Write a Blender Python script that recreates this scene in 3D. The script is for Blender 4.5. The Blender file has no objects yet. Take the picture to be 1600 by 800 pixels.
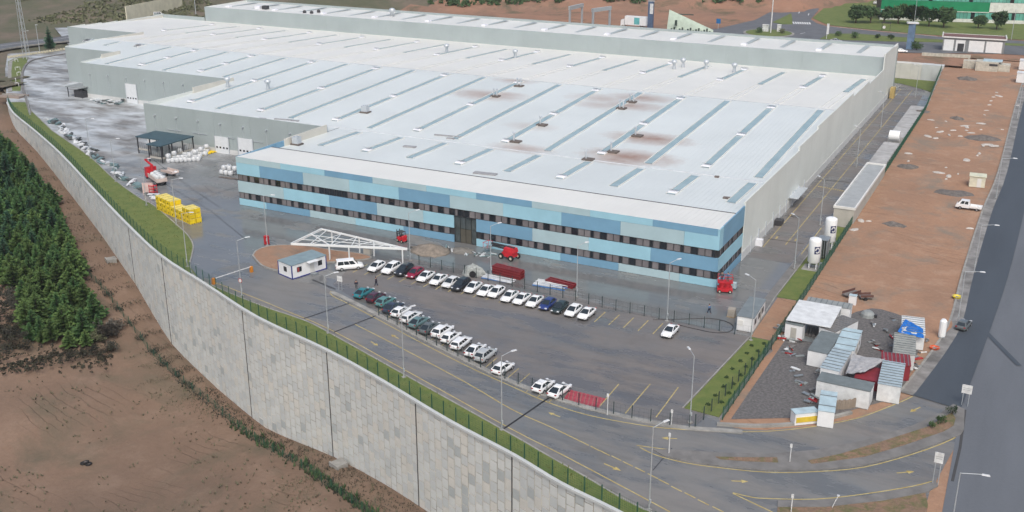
import bpy, math, random
from mathutils import Vector, Matrix
from mathutils.geometry import tessellate_polygon
random.seed(7)
R = math.radians
# ------------------------------------------------------------------ camera
SC = bpy.context.scene
CAM_H, FPX, PITCH, YAW = 70.0, 1671.0, R(20.12), R(27.2)
cd = bpy.data.cameras.new('camera'); cam = bpy.data.objects.new('camera', cd)
SC.collection.objects.link(cam); SC.camera = cam
cam.location = (0, 0, CAM_H); cam.rotation_euler = (R(90) - PITCH, 0, YAW)
cd.sensor_width = 36; cd.lens = 36 * FPX / 1600; cd.clip_start = 1; cd.clip_end = 4000
# ------------------------------------------------------------------ sky, sun, exposure
SUN_EL, SUN_AZ = R(52), R(150)          # azimuth measured from +y towards +x
W = bpy.data.worlds.new('World'); SC.world = W; W.use_nodes = True
nt = W.node_tree; bg = nt.nodes['Background']
sky = nt.nodes.new('ShaderNodeTexSky'); sky.sky_type = 'NISHITA'; sky.sun_disc = False
sky.sun_elevation = SUN_EL; sky.sun_rotation = SUN_AZ
sky.air_density = 1.0; sky.dust_density = 5.0; sky.ozone_density = 0.3
nt.links.new(sky.outputs[0], bg.inputs[0]); bg.inputs[1].default_value = 0.15
sl = bpy.data.lights.new('sun', 'SUN'); sl.energy = 1.1; sl.angle = R(30); sl.color = (0.92, 1.0, 0.98)
so = bpy.data.objects.new('sun', sl); SC.collection.objects.link(so)
sd = Vector((math.sin(SUN_AZ) * math.cos(SUN_EL), math.cos(SUN_AZ) * math.cos(SUN_EL), math.sin(SUN_EL)))
so.rotation_euler = sd.to_track_quat('Z', 'Y').to_euler()
VS = SC.view_settings
VS.view_transform = 'Standard'; VS.look = 'None'; VS.gamma = 1; VS.use_curve_mapping = False; VS.exposure = 0.2

# ------------------------------------------------------------------ helpers
COL = SC.collection
cp, sp, cy, sy = math.cos(PITCH), math.sin(PITCH), math.cos(YAW), math.sin(YAW)
FW = Vector((-sy * cp, cy * cp, -sp)); RT = Vector((cy, sy, 0)); UP = RT.cross(FW)
def ray(x, y): return RT * ((x - 800) / FPX) - UP * ((y - 400) / FPX) + FW
def G(x, y, z=0.0):
    """point of the place that the surveyed map point (x, y) marks, on ground of height z (number or function of x, y)"""
    d = ray(x, y)
    zz = z if not callable(z) else 0.0
    for _ in range(1 if not callable(z) else 25):
        t = (zz - CAM_H) / d.z; p = Vector((d.x * t, d.y * t, zz))
        if callable(z): zz = z(p.x, p.y)
    return p
def FX(x, y, Y): d = ray(x, y); return d.x * (Y / d.y)      # x on an east-west wall plane
def GP(l, z=0.0): return [G(a, b, z) for a, b in l]

class MB:
    def __init__(s): s.v = []; s.f = []; s.m = []
    def face(s, pts, mi=0):
        n = len(s.v); s.v += [tuple(p) for p in pts]; s.f.append(tuple(range(n, n + len(pts)))); s.m.append(mi)
    def box(s, c, d, rz=0.0, mi=0, top=None):
        """c = centre of base, d = size, top = (sx, sy) scale of the top face"""
        ca, sa = math.cos(rz), math.sin(rz); tx, ty = top or (1, 1); n = len(s.v)
        for z, kx, ky in ((0, 1, 1), (d[2], tx, ty)):
            for ax, ay in ((-.5, -.5), (.5, -.5), (.5, .5), (-.5, .5)):
                x, y = ax * d[0] * kx, ay * d[1] * ky
                s.v.append((c[0] + x * ca - y * sa, c[1] + x * sa + y * ca, c[2] + z))
        for q in ((3, 2, 1, 0), (4, 5, 6, 7), (0, 1, 5, 4), (1, 2, 6, 5), (2, 3, 7, 6), (3, 0, 4, 7)):
            s.f.append(tuple(n + i for i in q)); s.m.append(mi)
        return s
    def tube(s, p, q, r, r2=None, n=8, mi=0, cap=True):
        p, q = Vector(p), Vector(q); r2 = r if r2 is None else r2
        d = (q - p).normalized(); u = d.orthogonal().normalized(); w = d.cross(u); b = len(s.v)
        for c, rr in ((p, r), (q, r2)):
            for k in range(n):
                a = 2 * math.pi * k / n; s.v.append(tuple(c + u * (rr * math.cos(a)) + w * (rr * math.sin(a))))
        for k in range(n):
            j = (k + 1) % n; s.f.append((b + k, b + j, b + n + j, b + n + k)); s.m.append(mi)
        if cap:
            s.f.append(tuple(b + k for k in reversed(range(n)))); s.m.append(mi)
            s.f.append(tuple(b + n + k for k in range(n))); s.m.append(mi)
        return s
    def path(s, pts, r, n=6, mi=0):
        for a, b in zip(pts[:-1], pts[1:]): s.tube(a, b, r, n=n, mi=mi)
        return s
    def beam(s, p, q, w, h, mi=0):
        p, q = Vector(p), Vector(q); d = (q - p).normalized(); u = d.cross(Vector((0, 0, 1)))
        u = u.normalized() if u.length > 1e-4 else Vector((1, 0, 0)); k = u.cross(d).normalized(); b = len(s.v)
        for c in (p, q):
            for a, e in ((-1, -1), (1, -1), (1, 1), (-1, 1)): s.v.append(tuple(c + u * (a * w / 2) + k * (e * h / 2)))
        for q4 in ((3, 2, 1, 0), (4, 5, 6, 7), (0, 1, 5, 4), (1, 2, 6, 5), (2, 3, 7, 6), (3, 0, 4, 7)):
            s.f.append(tuple(b + i for i in q4)); s.m.append(mi)
        return s
    def sheet(s, pts, z=None, mi=0):
        P = [Vector((p[0], p[1], p[2] if z is None else z)) for p in pts]; n = len(s.v)
        s.v += [tuple(p) for p in P]
        for t in tessellate_polygon([[Vector((p.x, p.y, 0)) for p in P]]):
            a, b, c = (P[i] for i in t)
            if (b - a).cross(c - a).z < 0: t = (t[0], t[2], t[1])
            s.f.append(tuple(n + i for i in t)); s.m.append(mi)
        return s
    def prism(s, pts, z0, z1, mi=0):
        s.sheet(pts, z1, mi); n = len(pts)
        ar = sum(pts[i][0] * pts[(i + 1) % n][1] - pts[(i + 1) % n][0] * pts[i][1] for i in range(n))
        for i in range(n):
            a, b = pts[i], pts[(i + 1) % n]
            if ar < 0: a, b = b, a
            s.face([(a[0], a[1], z0), (b[0], b[1], z0), (b[0], b[1], z1), (a[0], a[1], z1)], mi)
        return s
    def loft(s, rings, mi=0, cap=True):
        n = len(rings[0]); b = len(s.v)
        for r in rings: s.v += [tuple(p) for p in r]
        for i in range(len(rings) - 1):
            for k in range(n):
                j = (k + 1) % n; s.f.append((b + i * n + k, b + i * n + j, b + (i + 1) * n + j, b + (i + 1) * n + k)); s.m.append(mi)
        if cap:
            s.f.append(tuple(b + k for k in reversed(range(n)))); s.m.append(mi)
            e = b + (len(rings) - 1) * n; s.f.append(tuple(e + k for k in range(n))); s.m.append(mi)
        return s
    def lathe(s, c, prof, n=12, mi=0):
        return s.loft([[(c[0] + r * math.cos(2 * math.pi * k / n), c[1] + r * math.sin(2 * math.pi * k / n), c[2] + z) for k in range(n)] for r, z in prof], mi)
    def ribbon(s, pts, w, z=None, mi=0, off=0.0):
        L, Rr = side(pts, w, off)
        for i in range(len(pts) - 1):
            q = [Rr[i], Rr[i + 1], L[i + 1], L[i]]
            s.face([(p[0], p[1], p[2] if z is None else z) for p in q], mi)
        return s
    def kerb(s, pts, w, h, z=None, mi=0, off=0.0):
        L, Rr = side(pts, w, off)
        rg = []
        for l, r in zip(L, Rr):
            a = l[2] if z is None else z; b = r[2] if z is None else z
            rg.append([(r[0], r[1], b - .2), (r[0], r[1], b + h), (l[0], l[1], a + h), (l[0], l[1], a - .2)])
        return s.loft(rg, mi)
    def mesh(s, name, mats, off=(0, 0, 0), smooth=False):
        me = bpy.data.meshes.new(name)
        v = s.v if not any(off) else [(a - off[0], b - off[1], c - off[2]) for a, b, c in s.v]
        me.from_pydata(v, [], s.f)
        for m in (mats if isinstance(mats, (list, tuple)) else [mats]): me.materials.append(m)
        if any(s.m): me.polygons.foreach_set('material_index', s.m)
        if smooth: me.polygons.foreach_set('use_smooth', [True] * len(s.f))
        me.update(); return me
    def build(s, name, mats, parent=None, off=(0, 0, 0), smooth=False, loc=None, rz=0):
        return link(name, s.mesh(name, mats, off, smooth), parent, loc, rz)
def side(pts, w, off=0.0):
    L, Q = [], []; n = len(pts)
    for i, p in enumerate(pts):
        p = Vector(p); a = Vector(pts[max(i - 1, 0)]); b = Vector(pts[min(i + 1, n - 1)])
        d = (b - a); d.z = 0; d.normalize(); nrm = Vector((-d.y, d.x, 0))
        L.append(p + nrm * (w / 2 + off)); Q.append(p - nrm * (w / 2 - off))
    return L, Q
def link(name, me, parent=None, loc=None, rz=0):
    o = bpy.data.objects.new(name, me); COL.objects.link(o)
    if parent: o.parent = parent
    if loc is not None: o.location = loc
    if rz: o.rotation_euler = (0, 0, rz)
    return o
def tag(o, label=None, cat=None, group=None, kind=None):
    if label: o['label'] = label
    if cat: o['category'] = cat
    if group: o['group'] = group
    if kind: o['kind'] = kind
    return o
def thing(name, loc, label, cat, group=None, rz=0):
    return tag(link(name, None, None, loc, rz), label, cat, group)
def struct(name, mb, m, smooth=False): return tag(mb.build(name, m, smooth=smooth), kind='structure')
def copy_tree(o, parent=None):
    c = o.copy(); COL.objects.link(c); c.parent = parent
    for ch in o.children: copy_tree(ch, c)
    return c
def smooth_path(pts, n=6):
    """Catmull-Rom through the points"""
    P = [Vector(p) for p in pts]; out = []
    for i in range(len(P) - 1):
        a, b, c, d = P[max(i - 1, 0)], P[i], P[i + 1], P[min(i + 2, len(P) - 1)]
        for k in range(n):
            t = k / n
            out.append(.5 * ((2 * b) + (c - a) * t + (2 * a - 5 * b + 4 * c - d) * t * t + (3 * b - a - 3 * c + d) * t ** 3))
    out.append(P[-1]); return out
def resample(pts, step):
    out = [Vector(pts[0])]; left = step
    for a, b in zip(pts[:-1], pts[1:]):
        a, b = Vector(a), Vector(b); L = (b - a).length; t = left
        while t <= L: out.append(a.lerp(b, t / L)); t += step
        left = t - L
    return out
def lerp_tab(x, tab):
    if x <= tab[0][0]: return tab[0][1]
    for (a, va), (b, vb) in zip(tab[:-1], tab[1:]):
        if x <= b: return va + (vb - va) * (x - a) / (b - a)
    return tab[-1][1]
def vnoise(x, y, s=0):
    def h(i, j): 
        n = (i * 374761393 + j * 668265263 + s * 1442695041) & 0xffffffff
        n = ((n ^ (n >> 13)) * 1274126177) & 0xffffffff
        return ((n ^ (n >> 16)) & 0xffff) / 65535
    i, j = math.floor(x), math.floor(y); u, v = x - i, y - j; u = u * u * (3 - 2 * u); v = v * v * (3 - 2 * v)
    return (h(i, j) * (1 - u) + h(i + 1, j) * u) * (1 - v) + (h(i, j + 1) * (1 - u) + h(i + 1, j + 1) * u) * v
def fbm(x, y, s=0): return vnoise(x, y, s) * .55 + vnoise(x * 2.1, y * 2.1, s + 1) * .28 + vnoise(x * 4.3, y * 4.3, s + 2) * .17

# ------------------------------------------------------------------ materials
class NT:
    def __init__(s, name):
        s.m = bpy.data.materials.new(name); s.m.use_nodes = True; s.t = s.m.node_tree
        s.b = s.t.nodes['Principled BSDF']; s._pos = None
    def n(s, typ, **kw):
        x = s.t.nodes.new('ShaderNode' + typ)
        for k, v in kw.items(): setattr(x, k, v)
        return x
    def l(s, a, b): s.t.links.new(a, b)
    def pos(s):
        if s._pos is None: s._pos = s.n('NewGeometry').outputs['Position']
        return s._pos
    def mapv(s, v, scale=(1, 1, 1), rz=0.0):
        m = s.n('Mapping'); m.inputs['Scale'].default_value = scale; m.inputs['Rotation'].default_value = (0, 0, rz); s.l(v, m.inputs[0]); return m.outputs[0]
    def noise(s, scale, det=4, rough=.6, v=None, dist=0.0):
        x = s.n('TexNoise'); x.inputs['Scale'].default_value = scale; x.inputs['Detail'].default_value = det
        x.inputs['Roughness'].default_value = rough; x.inputs['Distortion'].default_value = dist
        s.l(v if v is not None else s.pos(), x.inputs['Vector']); return x.outputs[0]
    def ramp(s, f, stops):
        r = s.n('ValToRGB'); e = r.color_ramp.elements
        while len(e) < len(stops): e.new(.5)
        for q, (p, c) in zip(e, stops): q.position = p; q.color = c if len(c) == 4 else (*c, 1)
        s.l(f, r.inputs[0]); return r.outputs[0]
    def rng(s, f, a, b, c=0., d=1.):
        r = s.n('MapRange'); r.clamp = True
        for i, v in zip((1, 2, 3, 4), (a, b, c, d)): r.inputs[i].default_value = v
        s.l(f, r.inputs[0]); return r.outputs[0]
    def mix(s, f, a, b, blend='MIX'):
        x = s.n('Mix'); x.data_type = 'RGBA'; x.blend_type = blend
        for i, v in ((0, f), (6, a), (7, b)):
            if isinstance(v, (int, float)): x.inputs[i].default_value = v
            elif isinstance(v, tuple): x.inputs[i].default_value = (*v, 1) if len(v) == 3 else v
            else: s.l(v, x.inputs[i])
        return x.outputs[2]
    def math(s, op, a, b=0.0):
        x = s.n('Math'); x.operation = op
        for i, v in ((0, a), (1, b)):
            if isinstance(v, (int, float)): x.inputs[i].default_value = v
            else: s.l(v, x.inputs[i])
        return x.outputs[0]
    def col(s, c):
        if isinstance(c, tuple): s.b.inputs['Base Color'].default_value = (*c, 1)
        else: s.l(c, s.b.inputs['Base Color'])
    def rough(s, r):
        if isinstance(r, (int, float)): s.b.inputs['Roughness'].default_value = r
        else: s.l(r, s.b.inputs['Roughness'])
    def bump(s, h, strength=.5, dist=.1):
        x = s.n('Bump'); x.inputs['Strength'].default_value = strength; x.inputs['Distance'].default_value = dist
        s.l(h, x.inputs['Height']); s.l(x.outputs[0], s.b.inputs['Normal'])
    def set(s, **kw):
        for k, v in kw.items(): s.b.inputs[k].default_value = v
def sc(c, k): return tuple(min(1, v * k) for v in c)
def M(name, c, rough=.6, var=.14, scale=.8, metal=0., rnd=0.0, bump=0.0, spec=.4, c2=None, det=4):
    n = NT(name); f = n.noise(scale, det)
    a = n.mix(n.rng(f, .32, .68), sc(c, 1 - var), c2 or sc(c, 1 + var))
    if rnd:
        oi = n.n('ObjectInfo'); k = n.rng(oi.outputs['Random'], 0, 1, 1 - rnd, 1 + rnd)
        cb = n.n('CombineColor')
        for i in range(3): n.l(k, cb.inputs[i])
        a = n.mix(1.0, a, cb.outputs[0], 'MULTIPLY')
    n.col(a); n.rough(rough); n.set(Metallic=metal); n.b.inputs['Specular IOR Level'].default_value = spec
    if bump: n.bump(n.noise(scale * 9, 3), bump, .05)
    return n.m
def srgb(r, g, b):
    f = lambda v: (v / 255 / 12.92) if v / 255 <= .04045 else ((v / 255 + .055) / 1.055) ** 2.4
    return (f(r), f(g), f(b))
# ------------------------------------------------------------------ ground materials
def m_paving(name, base, warm, cool, wetx=None, slab=6.0, joint=.5):
    n = NT(name); p = n.pos()
    big = n.noise(.035, 5, .62, n.mapv(p, (1, 1.9, 1), .5)); mid = n.noise(.22, 5, .65, dist=.6); fine = n.noise(3.0, 3, .7)
    c = n.mix(n.rng(big, .36, .64), warm, cool); c = n.mix(n.rng(mid, .3, .72), c, base)
    streak = n.noise(.5, 4, .6, n.mapv(p, (.25, 1.6, 1), .45)); c = n.mix(n.rng(streak, .46, .72, 0, .6), c, sc(base, .6))
    oil = n.noise(.16, 3, .5, dist=1.2); c = n.mix(n.rng(oil, .64, .76, 0, .5), c, sc(base, .5))
    c = n.mix(n.rng(fine, .3, .7, 0, .25), c, sc(base, 1.35))
    # expansion joints
    sx = n.n('SeparateXYZ'); n.l(p, sx.inputs[0]); jt = None
    for i in (0, 1):
        q = n.math('PINGPONG', n.math('ADD', sx.outputs[i], 300.0), slab / 2); e = n.math('LESS_THAN', q, .05)
        jt = e if jt is None else n.math('MAXIMUM', jt, e)
    c = n.mix(n.math('MULTIPLY', jt, joint), c, sc(base, .55))
    # single slabs laid at different times differ in tone
    fl = n.n('Vector' + 'Math'); fl.operation = 'FLOOR'; n.l(n.mapv(p, (1 / slab, 1 / slab, 0)), fl.inputs[0])
    wn = n.n('TexWhiteNoise'); n.l(fl.outputs[0], wn.inputs[0])
    c = n.mix(n.rng(wn.outputs[0], 0, 1, 0, .32), c, sc(base, 1.3))
    if wetx is not None:      # pale patches on the far-left slabs: painted wet sky sheen, partly cement bloom
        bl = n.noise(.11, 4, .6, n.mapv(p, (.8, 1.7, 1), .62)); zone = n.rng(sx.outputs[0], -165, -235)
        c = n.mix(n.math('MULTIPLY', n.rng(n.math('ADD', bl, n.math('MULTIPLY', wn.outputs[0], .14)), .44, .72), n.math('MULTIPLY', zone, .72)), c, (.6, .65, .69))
    n.col(c)
    w = n.noise(.07, 5, .65, n.mapv(p, (1, 2.4, 1), -.2)); wet = n.rng(w, .47, .6)
    if wetx is not None:
        side_ = n.rng(sx.outputs[0], wetx[0], wetx[1], 1, 0)
        wet = n.math('MULTIPLY', n.rng(n.math('ADD', w, n.math('MULTIPLY', side_, .14)), .5, .6), n.rng(side_, 0, 1, .35, 1))
    for lk in list(n.b.inputs['Base Color'].links): n.t.links.remove(lk)
    n.col(n.mix(n.math('MULTIPLY', wet, .42), c, sc(cool, .62)))      # damp concrete is darker
    r = n.math('SUBTRACT', .62, n.math('MULTIPLY', wet, .5)); n.rough(r); n.set(**{'Specular IOR Level': .5})
    n.bump(n.noise(1.2, 4), .12, .03)
    return n.m
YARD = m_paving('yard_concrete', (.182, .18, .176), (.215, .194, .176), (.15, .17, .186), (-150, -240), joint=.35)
PARK = m_paving('parking_asphalt', (.152, .14, .133), (.198, .168, .15), (.112, .122, .134), None, 14, .12)
ROAD = m_paving('drive_asphalt', (.168, .164, .158), (.2, .178, .16), (.12, .142, .16), None, 40, .0)
PATH = M('path_concrete', (.17, .165, .16), .8, .2, .5, bump=.2)
KERB = M('kerb_concrete', (.27, .265, .25), .85, .2, .7, bump=.2)
def m_highway(name, c, patch):
    n = NT(name); f = n.noise(.06, 5, .6, n.mapv(n.pos(), (2.2, .35, 1))); g = n.noise(2.5, 3, .7)
    a = n.mix(n.rng(f, .35, .65), sc(c, .86), sc(c, 1.12)); a = n.mix(n.rng(g, .3, .7, 0, .3), a, sc(c, 1.35))
    n.col(a); n.rough(.62); n.bump(n.noise(6, 3), .15, .02); return n.m
HWY_NEW = m_highway('new_asphalt', (.055, .066, .08), 0)
HWY_OLD = m_highway('old_asphalt', (.115, .124, .138), 0)
YEL = M('yellow_paint', (.5, .36, .09), .6, .25, 1.2, c2=(.52, .44, .2))
YELW = M('worn_yellow_paint', (.42, .34, .15), .7, .3, 1.6)
WHT = M('white_paint', (.62, .63, .63), .6, .2, 1.0)
REDP = M('red_paint', (.33, .05, .07), .6, .2, .9)
GRASS = NT('grass_green'); _f = GRASS.noise(.5, 5); _g = GRASS.noise(4.0, 3, .7)
GRASS.col(GRASS.mix(GRASS.rng(_g, .35, .7, 0, .55), GRASS.mix(GRASS.rng(_f, .34, .66), (.1, .145, .032), (.165, .185, .05)), (.07, .105, .028)))
GRASS.rough(.9); GRASS.bump(_g, .6, .08); GRASS = GRASS.m
def m_soil(name, red, brown, scrub, thr=(.52, .68), scale=.05, rut=True, pale=(.27, .21, .165)):
    n = NT(name); p = n.pos(); a = n.noise(scale, 6, .62); b = n.noise(scale * 5.2, 5, .65); d = n.noise(1.6, 4, .7)
    c = n.mix(n.rng(a, .34, .66), red, brown); c = n.mix(n.rng(b, .52, .78, 0, .55), c, pale)
    c = n.mix(n.rng(b, .2, .42, .5, 0), c, sc(brown, .6)); c = n.mix(n.rng(d, .3, .75, 0, .4), c, sc(red, .62))
    s = n.noise(scale * 1.7, 6, .7, dist=.5); c = n.mix(n.rng(s, thr[0], thr[1], 0, .85), c, scrub)
    h = n.math('ADD', b, n.math('MULTIPLY', d, .35))
    if rut:
        w = n.n('TexWave'); w.wave_type = 'BANDS'; w.bands_direction = 'Y'; w.inputs['Scale'].default_value = .16
        w.inputs['Distortion'].default_value = 16; w.inputs['Detail'].default_value = 4; w.inputs['Detail Scale'].default_value = .5; n.l(n.mapv(p, (.5, 1, 1), .35), w.inputs[0])
        k = n.rng(w.outputs[1], 0, .045, 1, 0); msk = n.rng(n.noise(.045, 2), .52, .64)
        k = n.math('MULTIPLY', k, msk); c = n.mix(n.math('MULTIPLY', k, .4), c, sc(brown, .42)); h = n.math('SUBTRACT', h, n.math('MULTIPLY', k, .25))
    n.col(c); n.rough(.95); n.bump(h, .7, .35); n.set(**{'Specular IOR Level': .15}); return n.m
SOIL_LOW = m_soil('red_soil', (.222, .15, .108), (.17, .12, .09), (.12, .104, .074), (.5, .68), .028, True, (.31, .225, .172))
SOIL_LOT = m_soil('lot_soil', (.375, .225, .148), (.295, .185, .128), (.21, .18, .148), (.52, .68), .05, True, (.48, .35, .262))
SOIL_ISL = m_soil('island_earth', (.27, .175, .12), (.215, .15, .11), (.12, .13, .06), (.46, .62), .35, False, (.33, .24, .18))
GRAVEL = M('gravel_grey', (.125, .12, .12), .95, .35, 2.5, bump=.6, det=6)
HILL_L = m_soil('scrub_hill', (.175, .14, .108), (.14, .125, .094), (.09, .098, .06), (.4, .58), .03, False)
HILL_B = m_soil('red_bank', (.34, .19, .128), (.23, .15, .11), (.09, .095, .06), (.54, .68), .035, False, (.42, .27, .19))

# ------------------------------------------------------------------ levels
def z_lot(x, y): return max(0.0, y - 170) * .02
WALL_PX = [(11, 160), (21, 177), (52.5, 203), (94, 240), (150, 300), (200, 352), (252, 400), (322, 445), (400, 495), (510, 547), (600, 597), (700, 657), (800, 710), (875, 755), (960, 797)]
WALL = smooth_path(GP(WALL_PX) + [Vector((-24, 95, 0)), Vector((-6, 89, 0)), Vector((14, 83, 0))], 4)
LOWZ = [(-292, -3.2), (-277, -5.1), (-254, -6.3), (-226, -9.2), (-191, -10.6), (-166, -13.2), (-147, -18.4), (-129, -20.5), (-111, -20.8), (-93.5, -18.8), (-80, -17.5), (-66, -16.7), (-40, -16.2), (0, -16)]
# lower ground: fans out from the foot of the retaining wall
N = []
for i, p in enumerate(WALL):
    a, b = WALL[max(i - 1, 0)], WALL[min(i + 1, len(WALL) - 1)]; d = (b - a).normalized(); N.append(Vector((d.y, -d.x, 0)))
DST = [-.6, .8, 2, 4, 6, 8, 10, 12, 14, 17, 20, 24, 28, 33, 39, 46, 54, 64, 78, 95, 120, 160, 220]
DITCH = [(-175, 7.2), (-160, 5.4), (-148, 4.4), (-138, 4.1), (-126, 3.2), (-110, 3.5), (-93, 5.3), (-78, 6.3), (-60, 7)]
def low_pt(i, d):
    p = WALL[i] + N[i] * d; z = lerp_tab(WALL[i].x, LOWZ)
    dd_ = lerp_tab(WALL[i].x, DITCH); bank = .5 * math.exp(-((d - 2) / 3) ** 2) - 0.5 * math.exp(-((d - dd_) / 1.2) ** 2) + .4 * math.exp(-((d - dd_ - 4) / 3) ** 2)
    z += bank * min(1, max(d, 0) / 2) + (fbm(p.x * .06, p.y * .06, 3) - .5) * min(2.4, max(0, d) * .12) - max(0, d - 30) * .03
    return Vector((p.x, p.y, z))
# two extra rows carry the slope on to the left of the wall's end
mb = MB(); rows = [[low_pt(i, d) for d in DST] for i in range(len(WALL))]
dl = Vector((-.82, .57, 0))
ext = [[Vector((q.x, q.y, q.z)) + dl * e + Vector((0, 0, up_ * max(0, 1 - max(0, dd) / 40))) for q, dd in zip(rows[0], DST)] for e, up_ in ((260, 3.2), (120, 3.1), (60, 2.9), (25, 1.8))]
rows = ext + rows; nd = len(DST)
for r in rows: mb.v += [tuple(q) for q in r]
for i in range(len(rows) - 1):
    for k in range(nd - 1): mb.f.append((i * nd + k, i * nd + k + 1, (i + 1) * nd + k + 1, (i + 1) * nd + k)); mb.m.append(0)
struct('lower_ground', mb, SOIL_LOW, True)
CORNER = [rows[k][0] for k in range(5)]
def low_z(x, y):
    best, bi = 1e9, 0
    for i, p in enumerate(WALL):
        q = (p.x - x) ** 2 + (p.y - y) ** 2
        if q < best: best, bi = q, i
    d = (Vector((x, y, 0)) - WALL[bi]).dot(N[bi]); return low_pt(bi, max(d, 0)).z

# yard platform
YARD_L = GP([(9, 135), (8, 108), (12, 84), (60, 80), (112, 76)])
mb = MB(); yp = [tuple(p) for p in WALL[:-2]] + [(-6, 89, 0), (-6, 126, 0), (-33.2, 124.6, 0), (-33.2, 200, 0), (-33.5, 300, 0), (-34.5, 340, 0), (-36.5, 392, 0), (-60, 391, 0), (-360, 391, 0), (-420, 350, 0)] + [tuple(p) for p in reversed(YARD_L)]
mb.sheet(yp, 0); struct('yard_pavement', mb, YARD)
cn = [(q.x, q.y, -.22) for q in CORNER] + [(WALL[0].x, WALL[0].y, -.22)] + [(q.x - .0, q.y, -.22) for q in YARD_L] + [(-430, 345, -.22), (-620, 430, -.22)]
struct('corner_terrain', MB().sheet(cn), HILL_L)
# dirt lot on the right, rising to the back
mb = MB(); xs = [-33.3, -30, -26, -22, -18, -14, -10, -6, -2, 3, 10, 25, 60]; ys = [60 + 8 * k for k in range(47)]
for j, y in enumerate(ys):
    for x in xs:
        k = 0 if x in (-33.3,) or (x > -10 and y < 425) or y < 172 else 1
        mb.v.append((x - (0 if y < 330 or x > -33 else (y - 330) * .045), y, z_lot(x, y) - .02 + k * (fbm(x * .11, y * .11, 9) - .5) * .7))
for j in range(len(ys) - 1):
    for i in range(len(xs) - 1):
        a = j * len(xs) + i; mb.f.append((a, a + 1, a + 1 + len(xs), a + len(xs))); mb.m.append(0)
struct('dirt_lot', mb, SOIL_LOT, True)
# gravel pad under the site huts
gp = GP([(1142, 655), (1152, 640), (1245, 505), (1262, 480), (1345, 470), (1420, 495), (1442, 515), (1432, 560), (1415, 600), (1400, 622), (1290, 652)])
struct('gravel_pad', MB().sheet(gp, .008), GRAVEL)

# grass strip on the wall head and its inner kerb
GIN_PX = [(40, 160), (48, 172), (56, 180), (77, 200), (85, 207), (140, 245), (180, 282), (222, 312), (240, 321), (280, 355), (295, 370), (302, 385), (299, 402), (297, 417), (312, 437), (400, 475), (475, 501), (517, 522), (655, 599), (800, 680), (850, 709), (917, 747), (1007, 797)]
GIN = GP(GIN_PX) + [Vector((-20, 98.5, 0)), Vector((-6, 92.5, 0))]
wl = [p for p in WALL if p.x < -5]
gpoly = [tuple(p) for p in wl] + [tuple(p) for p in reversed(GIN)]
mb = MB(); mb.prism(gpoly, -.1, .1); struct('grass_verge', mb, GRASS)
struct('verge_kerb', MB().kerb(smooth_path(GIN, 3), .25, .13, 0), KERB)
# walkway outside the verge kerb
struct('verge_path', MB().ribbon(smooth_path(GP([(312, 437), (400, 475), (475, 501), (517, 522), (655, 599), (800, 680), (850, 709), (917, 747), (1007, 797), (1060, 826)]), 3), 1.1, .006, off=.62), PATH)

# parking lot and drive surfaces
PARK_PX = [(520, 445), (560, 405), (640, 404), (700, 416), (860, 455), (940, 476), (1196, 532), (1208, 548), (1180, 570), (1090, 662), (1060, 664), (950, 640), (870, 618), (800, 590), (740, 562), (690, 537), (640, 510), (590, 485), (545, 462)]
struct('parking_lot', MB().sheet(GP(PARK_PX), .004), PARK)
ROAD_PX = [(316, 438), (400, 476), (476, 502), (518, 523), (656, 600), (800, 681), (850, 710), (917, 748), (1008, 798), (1070, 832), (1180, 832), (1205, 795), (1275, 783), (1350, 775), (1425, 763), (1462, 753), (1500, 684), (1508, 670), (1512, 628), (1430, 616), (1375, 640), (1337, 653), (1275, 665), (1200, 672), (1120, 670), (1050, 663), (950, 641), (870, 620), (800, 594), (740, 566), (690, 541), (640, 514), (590, 489), (545, 466), (510, 448), (470, 440), (440, 425), (385, 410), (340, 420)]
struct('access_road', MB().sheet(GP(ROAD_PX), .005), ROAD)
struct('side_drive', MB().sheet([(-47.3, 190, 0), (-39.2, 190, 0), (-38.9, 216, 0), (-37.2, 256, 0), (-37.6, 335, 0), (-38.5, 372, 0), (-44, 381, 0), (-47.3, 382, 0)], .004), PARK)
# kerb island between parking and drive
KIS = [(517, 457), (545, 470), (592, 494), (640, 519), (690, 545), (740, 570), (800, 598), (870, 624), (950, 646), (1050, 667), (1120, 673), (1160, 676)]
struct('parking_kerb', MB().kerb(smooth_path(GP(KIS), 3), .9, .14, 0, off=.1), KERB)
struct('lot_kerb', MB().kerb(smooth_path(GP([(1120, 664), (1180, 667), (1240, 664), (1290, 656), (1330, 646)]), 3), .5, .35, 0), KERB)
# traffic island between the two arms
UP_LO = [(997, 697), (1050, 703), (1125, 708), (1200, 710), (1275, 704), (1350, 689), (1425, 666), (1470, 646), (1489, 632)]
LO_UP = [(1501, 680), (1475, 690), (1425, 708), (1350, 728), (1275, 735), (1200, 736), (1125, 729), (1075, 722), (1037, 713), (1012, 704)]
ISL = GP([(1020, 703)]) + GP(UP_LO[1:]) + GP([(1507, 640), (1506, 672)]) + GP(LO_UP[:-1])
struct('traffic_island', MB().prism(ISL, -.1, .12), PATH)
ISO = GP([(1262, 721), (1312, 711), (1375, 692), (1450, 668), (1487, 646), (1493, 655), (1490, 666), (1475, 675), (1415, 696), (1350, 715), (1268, 726)])
struct('island_soil', MB().prism(ISO, .1, .17), SOIL_ISL)
struct('island_soil_patch', MB().prism(GP([(1118, 715), (1160, 716), (1214, 716), (1216, 724), (1165, 722), (1125, 719)]), .1, .16), SOIL_ISL)
lowalk = GP([(1215, 783), (1275, 784), (1350, 776), (1425, 764), (1462, 753), (1466, 760), (1448, 770), (1380, 783), (1290, 793), (1215, 793)])
struct('lower_walkway', MB().prism(lowalk, -.1, .12), PATH)
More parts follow.
